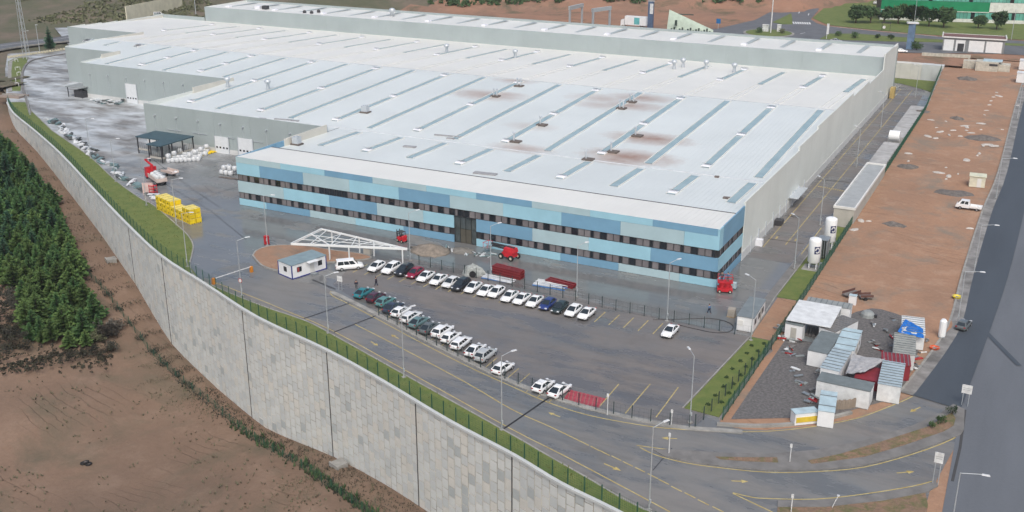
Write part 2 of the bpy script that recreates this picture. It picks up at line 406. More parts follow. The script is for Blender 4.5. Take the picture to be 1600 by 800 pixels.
struct('corner_soil', MB().prism(GP([(1215, 793), (1290, 793), (1380, 783), (1446, 770), (1450, 790), (1440, 840), (1210, 840)]), -.1, .06), SOIL_ISL)

# highway
def hy(l): return [Vector(p) for p in l]
NEWL = [(-8.6, 420), (-8.5, 344), (-7.6, 269), (-8.3, 237), (-8.3, 198), (-7.9, 176), (-8.8, 163.6), (-10.7, 149.3), (-11.4, 145)]
NEWR = [(-4.9, 143.5), (-4.6, 150), (-3.6, 172), (-2.6, 200), (-2.2, 240), (-2.4, 300), (-3, 344), (-3.2, 420)]
def along(l, dz):
    L = [Vector((x, y, 0)) for x, y in l]; L = smooth_path(L, 4); return [Vector((p.x, p.y, z_lot(p.x, p.y) + dz)) for p in L]
def strip2(A, B, m, name):
    mb = MB(); n = 160
    A2 = [A[0].lerp(A[0], 0)] ; fa = lambda P, t: P[min(int(t * (len(P) - 1)), len(P) - 2)].lerp(P[min(int(t * (len(P) - 1)), len(P) - 2) + 1], t * (len(P) - 1) - min(int(t * (len(P) - 1)), len(P) - 2))
    for k in range(n): mb.face([fa(A, k / n), fa(A, (k + 1) / n), fa(B, (k + 1) / n), fa(B, k / n)])
    return struct(name, mb, m)
na, nb = along(NEWL, .09), along(list(reversed(NEWR)), .09)
strip2(na, nb, HWY_NEW, 'new_highway_lane')
strip2(along([(-6, 420), (-6, 300), (-5.6, 240), (-5.8, 172), (-4.8, 140), (-4.2, 118), (-3.4, 80)], .018), along([(9, 420), (9, 300), (9, 240), (9, 172), (9, 140), (9, 118), (9, 80)], .018), HWY_OLD, 'old_highway_lane')
# shoulder kerb of the highway
struct('highway_shoulder', MB().ribbon([p + Vector((-.75, 0, .02)) for p in na], 1.7), M('pale_shoulder', (.2, .195, .19), .9, .4, .35, bump=.4))
struct('highway_kerb', MB().kerb([p + Vector((-1.75, 0, -.08)) for p in na], .35, .16), KERB)
struct('patch_trench', MB().ribbon([G(1541, 520) + Vector((0, 0, .14)), G(1592, 572) + Vector((0, 0, .1))], .8), HWY_NEW)
struct('road_edge_gutter', MB().ribbon(GP([(1508, 640), (1500, 700), (1488, 752)], .03), .35), M('gutter_dark', (.06, .06, .062), .8))

# ------------------------------------------------------------------ painted markings
mb = MB(); Z = .014
def line(px, w=.16, sm=3): mb.ribbon(smooth_path(GP(px), sm), w, Z)
line([(335, 441), (400, 466), (450, 487), (520, 517), (672, 600), (800, 671), (887, 715), (1047, 800)])
line([(555, 507), (620, 540), (732, 600), (800, 640), (860, 667), (920, 696)])
line([(517, 455), (519, 462), (545, 475), (592, 500)]); line([(592, 500), (640, 526), (690, 552), (740, 577), (800, 604), (857, 629), (920, 649), (1000, 664), (1050, 670), (1125, 674), (1200, 674), (1275, 666), (1337, 654), (1375, 641), (1412, 626), (1426, 619)])
line([(995, 696)] + UP_LO[1:]); line([(1000, 699), (1015, 707), (1037, 715), (1075, 724), (1125, 731), (1200, 738), (1275, 737), (1350, 730), (1425, 710), (1475, 692), (1501, 679)])
line([(1145, 770), (1175, 777), (1200, 779), (1275, 780), (1350, 772), (1425, 760), (1456, 752)]); line([(1145, 771), (1200, 797), (1240, 816)])
for x, y in [(930, 701), (945, 708), (963, 716), (981, 725), (1000, 734), (1020, 744), (1037, 753), (1057, 764), (1078, 774), (1099, 785), (1122, 796)]:
    d = G(x + 14, y + 7) - G(x, y); d.normalize(); c = G(x, y); mb.ribbon([c - d * .8, c + d * .8], .16, Z)
# arrows
def arrow(x, y, tx, ty, L=2.0):
    c = G(x, y); d = G(tx, ty) - c; d.z = 0; d.normalize(); n = Vector((-d.y, d.x, 0))
    mb.ribbon([c - d * L * .5, c + d * L * .12], .18, Z)
    a = c + d * L * .1; mb.face([tuple(Vector((q.x, q.y, Z))) for q in (a - n * .38, c + d * L * .5, a + n * .38)])
arrow(617, 526, 590, 512); arrow(585, 537, 610, 551, 2.0); arrow(866, 648, 835, 636); arrow(957, 730, 985, 742, 2.6); arrow(1046, 685, 1010, 683); arrow(1156, 752, 1200, 754); arrow(1430, 640, 1400, 654, 2.3); arrow(1415, 738, 1450, 735, 2.3)
struct('yellow_lane_lines', mb, YEL)
mb = MB()
for k in range(24):                         # bays of the rear row
    x = -109.2 + 2.53 * k; mb.box((x, 151.2 - .025 * k * 1.2, .010), (.15, 4.7, .004))
for k in range(2, 19):                      # bays of the front row
    p = G(566 + k * 17.2, 0 + 470 + k * 8.45)
    if k not in (0,): mb.box((p.x - .9, p.y + .3, .010), (.12, 4.6, .004))
for a, b in [((936, 636), (967, 600)), ((977, 646), (1016, 600)), ((1025, 652), (1060, 605))]: mb.ribbon([G(*a), G(*b)], .15, Z)
struct('parking_bay_lines', mb, YELW)
# side drive markings beside the factory
mb = MB()
for x, y0, y1 in ((-46.2, 197, 372), (-42.6, 200, 372), (-38.6, 196, 214)):
    mb.ribbon([(x, y0, 0), (x, y1, 0)], .16, Z)
for k in range(16): mb.box((-45.6 + .5 * k, 244 - .1 * k, .012), (.26, .9, .004))
for x, y in ((-45.2, 203.5), (-41.5, 204)): mb.box((x, y, .012), (.35, 1.6, .004))
struct('side_drive_lines', mb, YELW)
# red hatched no-parking bay
c4 = GP([(891, 609), (948, 623), (936, 637), (880, 624)])
struct('red_hatched_bay', MB().sheet(c4, .010), REDP)
mb = MB()
for k in range(9):
    t0, t1 = k / 9, min(1, (k + 1.2) / 9); a = c4[0].lerp(c4[1], t0); b = c4[3].lerp(c4[2], t1)
    mb.ribbon([a, b], .14, .015)
struct('hatch_lines', mb, M('faded_red', (.3, .13, .12), .7))
# drain channels and tar seams across the drive
mb = MB()
for a, b in [((475, 498), (545, 474)), ((522, 519), (586, 494)), ((783, 673), (857, 622)), ((488, 437), (524, 452)), ((1200, 373), (1256, 381)), ((1276, 280), (1326, 285))]: mb.ribbon([G(*a), G(*b)], .3, .017)
struct('drain_channels', mb, M('drain_iron', (.035, .035, .037), .6, metal=.3))
mb = MB()
for l in ([(270, 330), (320, 308), (372, 292)], [(150, 225), (210, 218), (260, 213)], [(220, 262), (262, 290), (330, 330), (385, 375)], [(240, 250), (300, 295), (345, 325)], [(330, 278), (350, 270), (372, 283)], [(320, 291), (334, 302), (362, 294)], [(1050, 700), (1020, 735)]):
    mb.ribbon(GP(l), .14, .008)
struct('tar_seams', mb, M('tar', (.045, .045, .048), .5))
# ------------------------------------------------------------------ terrain behind the site
def z_back(x, y):
    b = lerp_tab(x, [(-340, -.4), (-200, 5.2), (0, 5.2)]); foot = lerp_tab(x, [(-700, 300), (-420, 335), (-340, 385), (-300, 430), (-230, 468), (-160, 492), (-118, 512), (-100, 560), (-60, 640), (60, 700)])
    t = max(0.0, y - foot); slope = lerp_tab(x, [(-420, .10), (-320, .16), (-230, .30), (-120, .36), (-60, .12)])
    h = slope * min(t, 70) + .12 * slope * max(0, t - 70)
    h += (fbm(x * .03, y * .03, 5) - .5) * min(7, t * .13)
    return b + h
mb = MB(); gx = [-900 + 10 * k for k in range(97)]; gy = [205 + 10 * k for k in range(82)]
def on_site(x, y):
    if x > -39 and y < 424: return True
    if y < (398 if x > -75 else 391) and x > lerp_tab(y, [(205, -280), (222, -292), (270, -345), (300, -352), (345, -415), (391, -370)]): return True
    return y < lerp_tab(x, [(-560, 300), (-430, 262), (-345, 262), (-292, 226), (-250, 205)]) - 3
idx = {}
for j, y in enumerate(gy):
    for i, x in enumerate(gx): idx[i, j] = len(mb.v); mb.v.append((x, y, z_back(x, y) - .05))
for j in range(len(gy) - 1):
    for i in range(len(gx) - 1):
        cx, cyy = gx[i] + 5, gy[j] + 5
        if on_site(cx, cyy) and on_site(cx + 8, cyy - 8) and on_site(cx - 5, cyy + 5): continue
        mb.f.append((idx[i, j], idx[i + 1, j], idx[i + 1, j + 1], idx[i, j + 1])); mb.m.append(0 if cx < -300 + 30 * vnoise(cyy * .05, 3.3) else 1)
tag(mb.build('back_terrain', [HILL_L, HILL_B], smooth=True), kind='structure')

# ------------------------------------------------------------------ retaining wall
CONC = [M('wall_concrete_%s' % n, c, .9, .06, .45, bump=.25) for n, c in (('pale', (.54, .56, .55)), ('grey', (.485, .51, .51)), ('warm', (.55, .545, .51)), ('dark', (.385, .415, .42)))]
JST = M('joint_stained', (.43, .42, .385), .95, .3, .3); DARKJ = M('joint_dark', (.07, .07, .07), .95)
rw = thing('retaining_wall', (WALL[30].x, WALL[30].y, -20), 'tall curved pale concrete panel retaining wall holding up the yard', 'wall')
OFFW = tuple(rw.location)
mb = MB(); rings = []
for p, n in zip(WALL, N):
    lz = lerp_tab(p.x, LOWZ) - 2; a = p - n * .8; b = p - n * .16
    rings.append([(a.x, a.y, lz), (b.x, b.y, lz), (b.x, b.y, -.02), (a.x, a.y, -.02)])
mb.loft(rings); mb.build('backing', DARKJ, rw, OFFW)
mb = MB(); mb.kerb(WALL, .5, .16, 0, off=.02); mb.build('coping', CONC[1], rw, OFFW)
PW, PH = 1.4, 1.55
cum = [0.0]
for a, b in zip(WALL[:-1], WALL[1:]): cum.append(cum[-1] + (b - a).length)
def wall_at(s):
    for i in range(len(cum) - 1):
        if s <= cum[i + 1]:
            t = (s - cum[i]) / (cum[i + 1] - cum[i]); return WALL[i].lerp(WALL[i + 1], t), N[i].lerp(N[i + 1], t).normalized()
    return WALL[-1], N[-1]
def chamfer_box(w, h, t=.16, c=.035):
    m = MB(); f = [(-w / 2 + c, 0, c), (w / 2 - c, 0, c), (w / 2 - c, 0, h - c), (-w / 2 + c, 0, h - c)]; g = [(-w / 2, c, 0), (w / 2, c, 0), (w / 2, c, h), (-w / 2, c, h)]; e = [(x, t, z) for x, _, z in g]
    m.v += f + g + e; m.f = [(0, 1, 2, 3)] + [(k + 4, (k + 1) % 4 + 4, (k + 1) % 4, k) for k in range(4)] + [(k + 8, (k + 1) % 4 + 8, (k + 1) % 4 + 4, k + 4) for k in range(4)]; m.m = [0] + [1] * 8
    return m
PME = [chamfer_box(PW - .06, PH - .06).mesh('panel', [m, JST]) for m in CONC]
HME = [chamfer_box(PW - .06, PH / 2 - .06).mesh('panel', [m, JST]) for m in CONC]
cands = []; s = PW / 2; ci = 0
SEAMS = []
for sx_, sy_ in ((200, 348), (245, 396), (372, 478), (522, 552), (661, 634), (800, 710)):
    g = G(sx_, sy_); SEAMS.append(min(range(len(WALL)), key=lambda i: (WALL[i] - g).length))
seam_s = [cum[i] for i in SEAMS]
while s < cum[-1] - 1:
    p, n = wall_at(s); lz = lerp_tab(p.x, LOWZ) + .2; z = -.05 - (PH / 2 if ci % 2 else PH); first = ci % 2
    if first: cands.append((p, n, -.05 - PH / 2, True)); z = -.05 - PH / 2 - PH
    while z + PH > lz - .8: cands.append((p, n, z, False)); z -= PH
    s += PW; ci += 1
def vis(c):
    p = c[0]; d = Vector((p.x, p.y, c[2])) - Vector((0, 0, CAM_H)); w = d.dot(FW); x = 800 + FPX * d.dot(RT) / w; y = 400 - FPX * d.dot(UP) / w
    return (0 if -10 < x < 1610 and -10 < y < 806 else 1, w)
order = sorted(range(len(cands)), key=lambda i: vis(cands[i])); near = set(order[:300])
rest = MB()
for i, (p, n, z, half) in enumerate(cands):
    rr = random.random(); mi = 0 if rr < .48 else 1 if rr < .78 else 2 if rr < .94 else 3
    ang = math.atan2(n.y, n.x) + math.pi / 2; q = p + n * (random.uniform(-.015, .02))
    if i in near:
        o = link('panel', (HME if half else PME)[mi], rw, (q.x - OFFW[0], q.y - OFFW[1], z - OFFW[2]), ang)
    else:
        b = chamfer_box(PW - .06, (PH / 2 if half else PH) - .06); ca, sa = math.cos(ang), math.sin(ang); k = len(rest.v)
        rest.v += [(q.x + x * ca - y * sa, q.y + x * sa + y * ca, z + zz) for x, y, zz in b.v]; rest.f += [tuple(t + k for t in f) for f in b.f]; rest.m += [mi] + [4] * 8
tag(rest.build('panel_field', CONC + [JST], rw, OFFW), kind='stuff')
for i in SEAMS:
    p, n = WALL[i] + N[i] * .03, N[i]; lz = lerp_tab(p.x, LOWZ)
    MB().box((p.x, p.y, lz - .5), (.1, .1, -lz + .2), math.atan2(n.y, n.x)).build('expansion_joint', DARKJ, rw, OFFW)
# drain outlets at the wall foot
for x, y in ((538, 722), (212, 455)):
    g = G(x, y, lambda a, b: -18.5); i = min(range(len(WALL)), key=lambda i: (Vector((WALL[i].x, WALL[i].y, 0)) - Vector((g.x, g.y, 0))).length)
    p = WALL[i] + N[i] * 1.6; z = low_z(p.x, p.y); o = thing('drain_outlet', (p.x, p.y, z), 'concrete drain outlet box at the wall foot, %s' % ('in the centre of the wall' if x > 300 else 'near the pine plantation'), 'drain', 'wall drain outlets', math.atan2(N[i].y, N[i].x))
    MB().box((1.0, 0, -.8), (.3, 2.4, 1.5)).box((0, 0, .5), (2.0, 2.0, .16)).build('headwall', KERB, o); [MB().box((0, s_ * .95, -.8), (1.8, .2, 1.3)).build('wing', KERB, o) for s_ in (-1, 1)]
# wall behind the side drive
bw = thing('concrete_wall', (-45, 393.6, 0), 'stained concrete retaining wall closing the far end of the side drive', 'wall')
for k in range(7):
    MB().box((-58.5 + k * 3.5 + 45, 0, 0), (3.46, 3.6, 5.3 + .05 * (k % 2))).build('wall_bay', CONC[2 if k < 5 else 1], bw)
struct('side_drive_grass', MB().prism([(-60, 384.5, 0), (-48, 382, 0), (-40, 375, 0), (-36.5, 371, 0), (-36.8, 391, 0), (-60, 391, 0)], -.1, .1), GRASS)

# ------------------------------------------------------------------ factory
Y0, XR = 171.8, -47.9
LEFT = [(171.8, 204.6, -155.3), (204.6, 239.6, -215.0), (239.6, 256, -277.2), (256, 291.5, -302.5), (291.5, 341, -341.5)]
fb = thing('factory_building', (-150, 260, 0), 'huge white-roofed factory hall with blue striped two-storey office front', 'factory')
FO = (-150, 260, 0)
def part(mb, name, m, smooth=False, parent=None): return mb.build(name, m, parent or fb, FO if (parent is None) else (0, 0, 0), smooth)
LIGHT = M('cladding_light_blue', (.3, .53, .64), .45, .05, .3); MID = M('cladding_mid_blue', (.165, .325, .465), .45, .06, .3); PALE = M('cladding_grey_blue', (.37, .5, .545), .45, .05, .3)
CL = {'L': LIGHT, 'M': MID, 'P': PALE}
def m_wall(name, c):
    n = NT(name); p = n.pos(); f = n.noise(.12, 4); st = n.noise(.9, 4, .6, n.mapv(p, (1, 1, .06)))
    a = n.mix(n.rng(f, .35, .65), sc(c, .95), sc(c, 1.05)); a = n.mix(n.rng(st, .55, .8, 0, .3), a, sc(c, .8))
    w = n.n('TexWave'); w.wave_type = 'BANDS'; w.bands_direction = 'Z'; w.inputs['Scale'].default_value = .32; n.l(p, w.inputs[0])
    n.col(a); n.rough(.5); n.bump(n.rng(w.outputs[1], 0, .12), .25, .03); return n.m
WALLG = m_wall('wall_grey', (.335, .388, .395)); WALLB = m_wall('wall_beige', (.66, .69, .66)); PLINTH = M('plinth_white', (.56, .57, .57), .7, .08, .4)
CAPM = M('parapet_cap', (.66, .66, .64), .5, .06, .5); INNER = m_wall('parapet_inner', (.6, .585, .53))
GLASSD = NT('dark_glass'); GLASSD.col((.014, .018, .024)); GLASSD.rough(.08); GLASSD.set(**{'Specular IOR Level': .7}); GLASSD = GLASSD.m
BLIND = M('blind_glass', (.17, .16, .168), .22, .12, .7, rnd=.16, spec=.6)
FRAME = M('dark_frame', (.045, .045, .05), .5)
STAINS = [(760, 152, 13, .75), (806, 134, 8, .6), (790, 152, 8, .6), (815, 224, 9, .7), (1015, 214, 12, 1.0), (1000, 160, 11, .8), (985, 170, 11, .75), (985, 238, 13, 1.0), (940, 160, 12, .5), (965, 242, 9, .8), (935, 168, 10, .45), (830, 195, 8, .35)]
def z_roof(y): return lerp_tab(y, [(171.8, 10.55), (183.4, 10.15), (183.6, 9.55), (209.4, 9.3), (209.6, 9.3), (272, 12.1), (341, 9.2)])
def m_roof(name, c, dirt=True):
    n = NT(name); p = n.pos(); f = n.noise(.05, 4); st = n.noise(.6, 4, .6, n.mapv(p, (2.2, .05, 1)))
    a = n.mix(n.rng(f, .35, .65), sc(c, .95), sc(c, 1.04)); a = n.mix(n.rng(st, .45, .8, 0, .16), a, sc(c, .84))
    sx = n.n('SeparateXYZ'); n.l(p, sx.inputs[0])
    if dirt:
        tot = None
        for x, y, r, k in STAINS:
            g = G(x, y, 10.6); vm = n.n('VectorMath'); vm.operation = 'SUBTRACT'; n.l(p, vm.inputs[0]); vm.inputs[1].default_value = tuple(g)
            ln = n.n('VectorMath'); ln.operation = 'LENGTH'; n.l(n.mapv(vm.outputs[0], (1 / r, 2.1 / r, 0), -.45), ln.inputs[0])
            d = n.math('SUBTRACT', ln.outputs['Value'], n.math('MULTIPLY', n.math('SUBTRACT', n.noise(.45, 4), .5), .7))
            e = n.math('MULTIPLY', n.rng(d, .05, 1, 1, 0), k); tot = e if tot is None else n.math('MAXIMUM', tot, e)
        a = n.mix(n.math('MULTIPLY', n.math('POWER', tot, 1.3), 1.0), a, (.23, .115, .07))
        a = n.mix(n.math('MULTIPLY', n.math('POWER', tot, .5), .38), a, (.46, .36, .31))
    rib = n.rng(n.math('PINGPONG', n.math('ADD', sx.outputs[0], 500.), .5), .0, .07, 1, 0)
    n.col(a); n.rough(.42); n.bump(rib, .8, .06); n.set(**{'Specular IOR Level': .5}); return n.m
ROOF = m_roof('roof_membrane', (.6, .642, .645)); ROOF2 = m_roof('roof_white', (.71, .71, .68), False)

# office front: cladding boards in bands
def fy(px, kind): return 250 + (px - 370) * .15 if kind else 300 + (px - 370) * .165
def rowx(bs): return [FX(b, fy(b, 1), Y0) for b in bs]
rows_ = [
    (9.58, 10.82, [400, 438, 507, 582, 666, 744, 831, 922, 1020, 1122], 'PPLMPLMPLML', .0),
    (6.98, 9.55, [404.5, 472.5, 545, 622.5, 702.5, 786, 877.5, 970, 1070], 'LMPLMPLMPL', .0),
    (2.98, 5.5, [440, 512, 587, 660, 709], 'PLMPL', 1), (2.98, 5.5, [744, 832, 921, 1019], 'MPLM', 2),
    (.04, 1.5, [411, 480, 552, 628, 709], 'LMPLM', 1), (.04, 1.5, [744, 800, 877, 969, 1066], 'LLMPL', 2)]
DOOR0, DOOR1 = FX(709, 340, Y0), FX(744, 345, Y0)
for z0, z1, bs, cs, sec in rows_:
    if sec == 0: e = [-155.3] + rowx(bs) + [XR]
    elif sec == 1: e = [-155.3] + rowx(bs[:-1]) + [DOOR0]
    else: e = [DOOR1] + rowx(bs[1:]) + [XR]
    for a, b, c in zip(e[:-1], e[1:], cs): part(MB().box(((a + b) / 2, Y0 + .1, z0), (b - a - .03, .22, z1 - z0)), 'cladding_board', CL[c])
# return on the right end
RET = 187.4
for z0, z1, cs in ((9.58, 10.82, 'LM'), (6.98, 9.55, 'LM'), (2.98, 5.5, 'LL'), (.04, 1.5, 'LM')):
    for a, b, c in zip((Y0 + .22, Y0 + 2.2), (Y0 + 2.2, RET), cs):
        zt = z1 - .0 ; part(MB().box((XR - .1, (a + b) / 2, z0), (.22, b - a - .03, zt - z0)), 'cladding_board', CL[c])
for z0, z1, c in ((9.58, 10.82, 'M'), (6.98, 9.55, 'M'), (2.98, 5.5, 'L'), (.04, 1.5, 'L')):
    part(MB().box((-155.2, (Y0 + .24 + 204.4) / 2, z0), (.22, 32.3, z1 - z0)), 'cladding_board', CL[c])
part(MB().box((-101.6, Y0 + 7.8, .02), (106.8, 14.8, 9.4)), 'office_core', FRAME)
# windows
def window(x0, x1, z0, z1, dark, axis='x'):
    w = x1 - x0; m = MB(); fr = .06
    for cx, cz, dx, dz in ((x0 + fr / 2, z0, fr, z1 - z0), (x1 - fr / 2, z0, fr, z1 - z0), ((x0 + x1) / 2, z0, w - 2 * fr, fr), ((x0 + x1) / 2, z1 - fr, w - 2 * fr, fr)):
        c, d = ((cx, Y0 + .12, cz), (dx, .12, dz)) if axis == 'x' else ((XR - .12, cx, cz), (.12, dx, dz))
        m.box(c, d)
    o = part(m, 'window', FRAME); m = MB()
    c, d = (((x0 + x1) / 2, Y0 + .16, z0 + fr), (w - 2 * fr, .04, z1 - z0 - 2 * fr)) if axis == 'x' else ((XR - .16, (x0 + x1) / 2, z0 + fr), (.04, w - 2 * fr, z1 - z0 - 2 * fr))
    m.box(c, d).build('pane', GLASSD if dark else BLIND, o, FO)
WP = [(1.27, 0), (1.27, 0), (.62, 1), (1.27, 0), (1.32, 1)]
for z0, z1 in ((5.53, 6.95), (1.53, 2.95)):
    x = -155.15; k = 0
    while x < XR - .6:
        w, d = WP[k % 5]; k += 1; x2 = min(x + w, XR - .28)
        if z0 > 5 and DOOR0 - 1.2 < x < DOOR1 - .3: d = 1 if k % 3 else 0
        if z0 > 5 and -134 < x < -128.8: d = 1
        if not (z0 < 3 and x2 > DOOR0 - .05 and x < DOOR1 + .05): window(x, x2, z0, z1, d)
        x = x2
    y = Y0 + .3; k = 2
    while y < RET - .5:
        w, d = WP[k % 5]; k += 1; y2 = min(y + w, RET - .05); window(y, y2, z0, z1, d, 'y'); y = y2
# glazed entrance
ent = part(MB().box(((DOOR0 + DOOR1) / 2, Y0 + .5, .02), (DOOR1 - DOOR0 - .05, .2, 5.46)), 'entrance_bay', FRAME)
n_ = 4; dw = (DOOR1 - DOOR0 - .1) / n_
EG = M('entrance_glass', (.06, .075, .08), .15, .3, .5, spec=.7)
for k in range(n_):
    for z0, z1 in ((.1, 2.9), (3.0, 5.4)):
        if k in (1, 2) and z0 < 1: continue
        MB().box((DOOR0 + .05 + dw * (k + .5), Y0 + .36, z0), (dw - .12, .06, z1 - z0)).build('pane', EG, ent, FO)
for k in (1, 2): MB().box((DOOR0 + .05 + dw * (k + .5), Y0 + .36, .05), (dw - .1, .07, 2.85)).build('door', M('door_bronze', (.09, .085, .07), .35), ent, FO)
# front roof strip and office roof
_q = MB(); _q.face([(-155.1, Y0 + .05, 10.84), (XR - .05, Y0 + .05, 10.84), (XR - .05, 183.4, 10.3), (-155.1, 183.4, 10.3)]); part(_q, 'eaves_roof', ROOF2)
part(MB().box(((-155.2 + XR) / 2, 183.5, 9.2), (107, .18, 1.18)), 'roof_gutter_wall', FRAME)
def roof_sheet(x0, x1, y0, y1, name, m):
    q = MB(); q.face([(x0, y0, z_roof(y0)), (x1, y0, z_roof(y0)), (x1, y1, z_roof(y1)), (x0, y1, z_roof(y1))]); return part(q, name, m)
roof_sheet(-155.1, XR - .1, 183.7, 209.4, 'office_roof', ROOF)
# hall roof: two pitches, stepped on the left
cuts = [209.6, 239.6, 256, 272, 291.5, 341]
for a, b in zip(cuts[:-1], cuts[1:]):
    xl = [l for y0, y1, l in LEFT if y0 - .1 <= a < y1][0]; roof_sheet(xl + .1, XR - .1, a, b, 'roof_pitch', ROOF if b <= 272 else ROOF2)
roof_sheet(-214.9, -155.3, 204.7, 209.59, 'roof_pitch', ROOF)
part(MB().beam((-277, 272, 12.12), (XR, 272, 12.12), .5, .1), 'ridge_cap', M('ridge_metal', (.5, .52, .54), .4))
part(MB().beam((-213, 209.5, 9.33), (XR, 209.5, 9.33), .45, .1), 'valley_flashing', M('flashing', (.6, .62, .64), .4))
# outer walls in vertical bays
def wall_run(a, b, z1, m, plinth=0.0, bay=6.0, t=.3, z0=0.0, name='wall_panel'):
    a, b = Vector((a[0], a[1], 0)), Vector((b[0], b[1], 0)); L = (b - a).length; n = max(1, round(L / bay)); ang = math.atan2(b.y - a.y, b.x - a.x)
    for k in range(n):
        p = a.lerp(b, (k + .5) / n); h = z1(p) if callable(z1) else z1
        part(MB().box((p.x, p.y, z0 + plinth), (L / n - .025, t, h - z0 - plinth), ang), name, m)
    if plinth: c = a.lerp(b, .5); part(MB().box((c.x, c.y, z0), (L, t + .12, plinth), ang), 'plinth', PLINTH)
def zw_right(p):
    y = p.y; return 11.55 if y < 228 else 12.4 if y < 247 else 13.15 if y < 288 else 12.2 if y < 318 else 11.4 if y < 341 else 16.2 - max(0, y - 352) * .06
wall_run((XR - .05, RET), (XR - .05, 364), zw_right, WALLB, 1.7)
for i, (y0, y1, xl) in enumerate(LEFT):
    if i == 0: continue
    wall_run((xl, y0), (LEFT[i - 1][2], y0), max(10.5, z_roof(y0) + .28), WALLG, 1.2 if i < 3 else 0)
    wall_run((xl, y0 + .3), (xl, y1), lambda p: max(10.5, z_roof(p.y) + .35), WALLB, bay=8)
    ym = y0 + (y1 - y0) * .52
    part(MB().box((xl + .35, (ym + y1) / 2, 9.2), (.3, y1 - ym, z_roof(y1) + .9 - 9.2)), 'parapet_step', INNER)
part(MB().box((-155.0, (188 + 204) / 2, 9.3), (.3, 16, 1.9)), 'parapet_step', INNER)
part(MB().box((-332, 341, 9), (28, .3, 1.6)), 'parapet_step', WALLG)
# rear high hall
wall_run((-317.4, 340.9), (XR - .2, 340.9), 14.95, WALLG, 0, 12, z0=9.0, name='clerestory_panel')
wall_run((-317.3, 341.1), (-317.3, 368), 14.95, WALLB, 0, 9)
q = MB(); q.face([(-317.2, 341.05, 14.9), (XR - .2, 341.05, 14.9), (XR - .2, 367, 14.2), (-317.2, 367, 14.2)]); part(q, 'rear_roof', ROOF2)
part(MB().box(((-317.4 + XR) / 2, 367.2, 0), (269.4, .4, 15.0)), 'rear_wall', WALLG)
part(MB().box((XR - .3, 354, 14.2), (.3, 25, 1.6)), 'rear_parapet', CAPM)
# skylight strips with curb and smoke vents
SKY = NT('skylight_sheet'); _n = SKY.noise(.25, 4); SKY.col(SKY.mix(SKY.rng(_n, .3, .7), (.24, .34, .37), (.32, .42, .45))); SKY.rough(.25); SKY = SKY.m
VENTW = M('smoke_vent_white', (.74, .75, .8), .35, .05, 1.0)
def skylight(x, y0, y1, w=1.7, vents=(), m=SKY):
    xa, xb = x - w / 2, x + w / 2; q = MB(); za, zb = z_roof(y0) + .07, z_roof(y1) + .07
    q.face([(xa, y0, za), (xb, y0, za), (xb, y1, zb), (xa, y1, zb)]); o = part(q, 'skylight', m)
    q = MB()
    for xe in (xa - .07, xb + .07): q.beam((xe, y0, za), (xe, y1, zb), .14, .3)
    q.build('curb', CAPM, o, FO)
    for v in vents:
        zv = z_roof(v) + .1; q = MB(); q.box((x, v, zv), (1.95, 1.4, .3), top=(.9, .86)); q.face([(x - 1.1, v + .8, zv + .36), (x + 1.1, v + .8, zv + .36), (x + 1.1, v - .2, zv + .7), (x - 1.1, v - .2, zv + .7)]); q.face([(x - 1.1, v - .2, zv + .69), (x + 1.1, v - .2, zv + .69), (x + 1.1, v + .8, zv + .35), (x - 1.1, v + .8, zv + .35)])
        q.build('smoke_vent', VENTW, o, FO)
for k in range(25):
    x = -51.9 - 12.02 * k; odd = k % 2 == 1
    if x > -150: skylight(x, 192.2, 207.6, 1.8, (193.6,) if odd else ())
    yl = 212 if x > -213 else 242 if x > -276 else 264 if x > -306 else None
    if yl and yl < 265: skylight(x, yl + (2 if odd else 0), 270.6, 1.75, (yl + 3, (yl + 270) / 2, 268) if odd else ())
    if x > -312: skylight(x, 303, 331.5, 1.7, (304, 330) if odd else ())
    if x > -300: part(MB().beam((x - .9, 273.2, z_roof(273.2) + .06), (x - .9, 302.5, z_roof(302.5) + .06), .14, .2).beam((x + .9, 273.2, z_roof(273.2) + .06), (x + .9, 302.5, z_roof(302.5) + .06), .14, .2), 'skylight_curb', CAPM)
SKYR = M('rear_skylight', (.36, .4, .4), .3)
for k in range(22):
    x = -57 - 12.02 * k; o = part(MB().box((x, 354, 14.62), (1.5, 20, .12)), 'skylight', SKYR)
    if k % 2: MB().box((x, 346.5, 14.8), (1.8, 2.2, .5), top=(.85, .85)).build('smoke_vent', VENTW, o, FO)
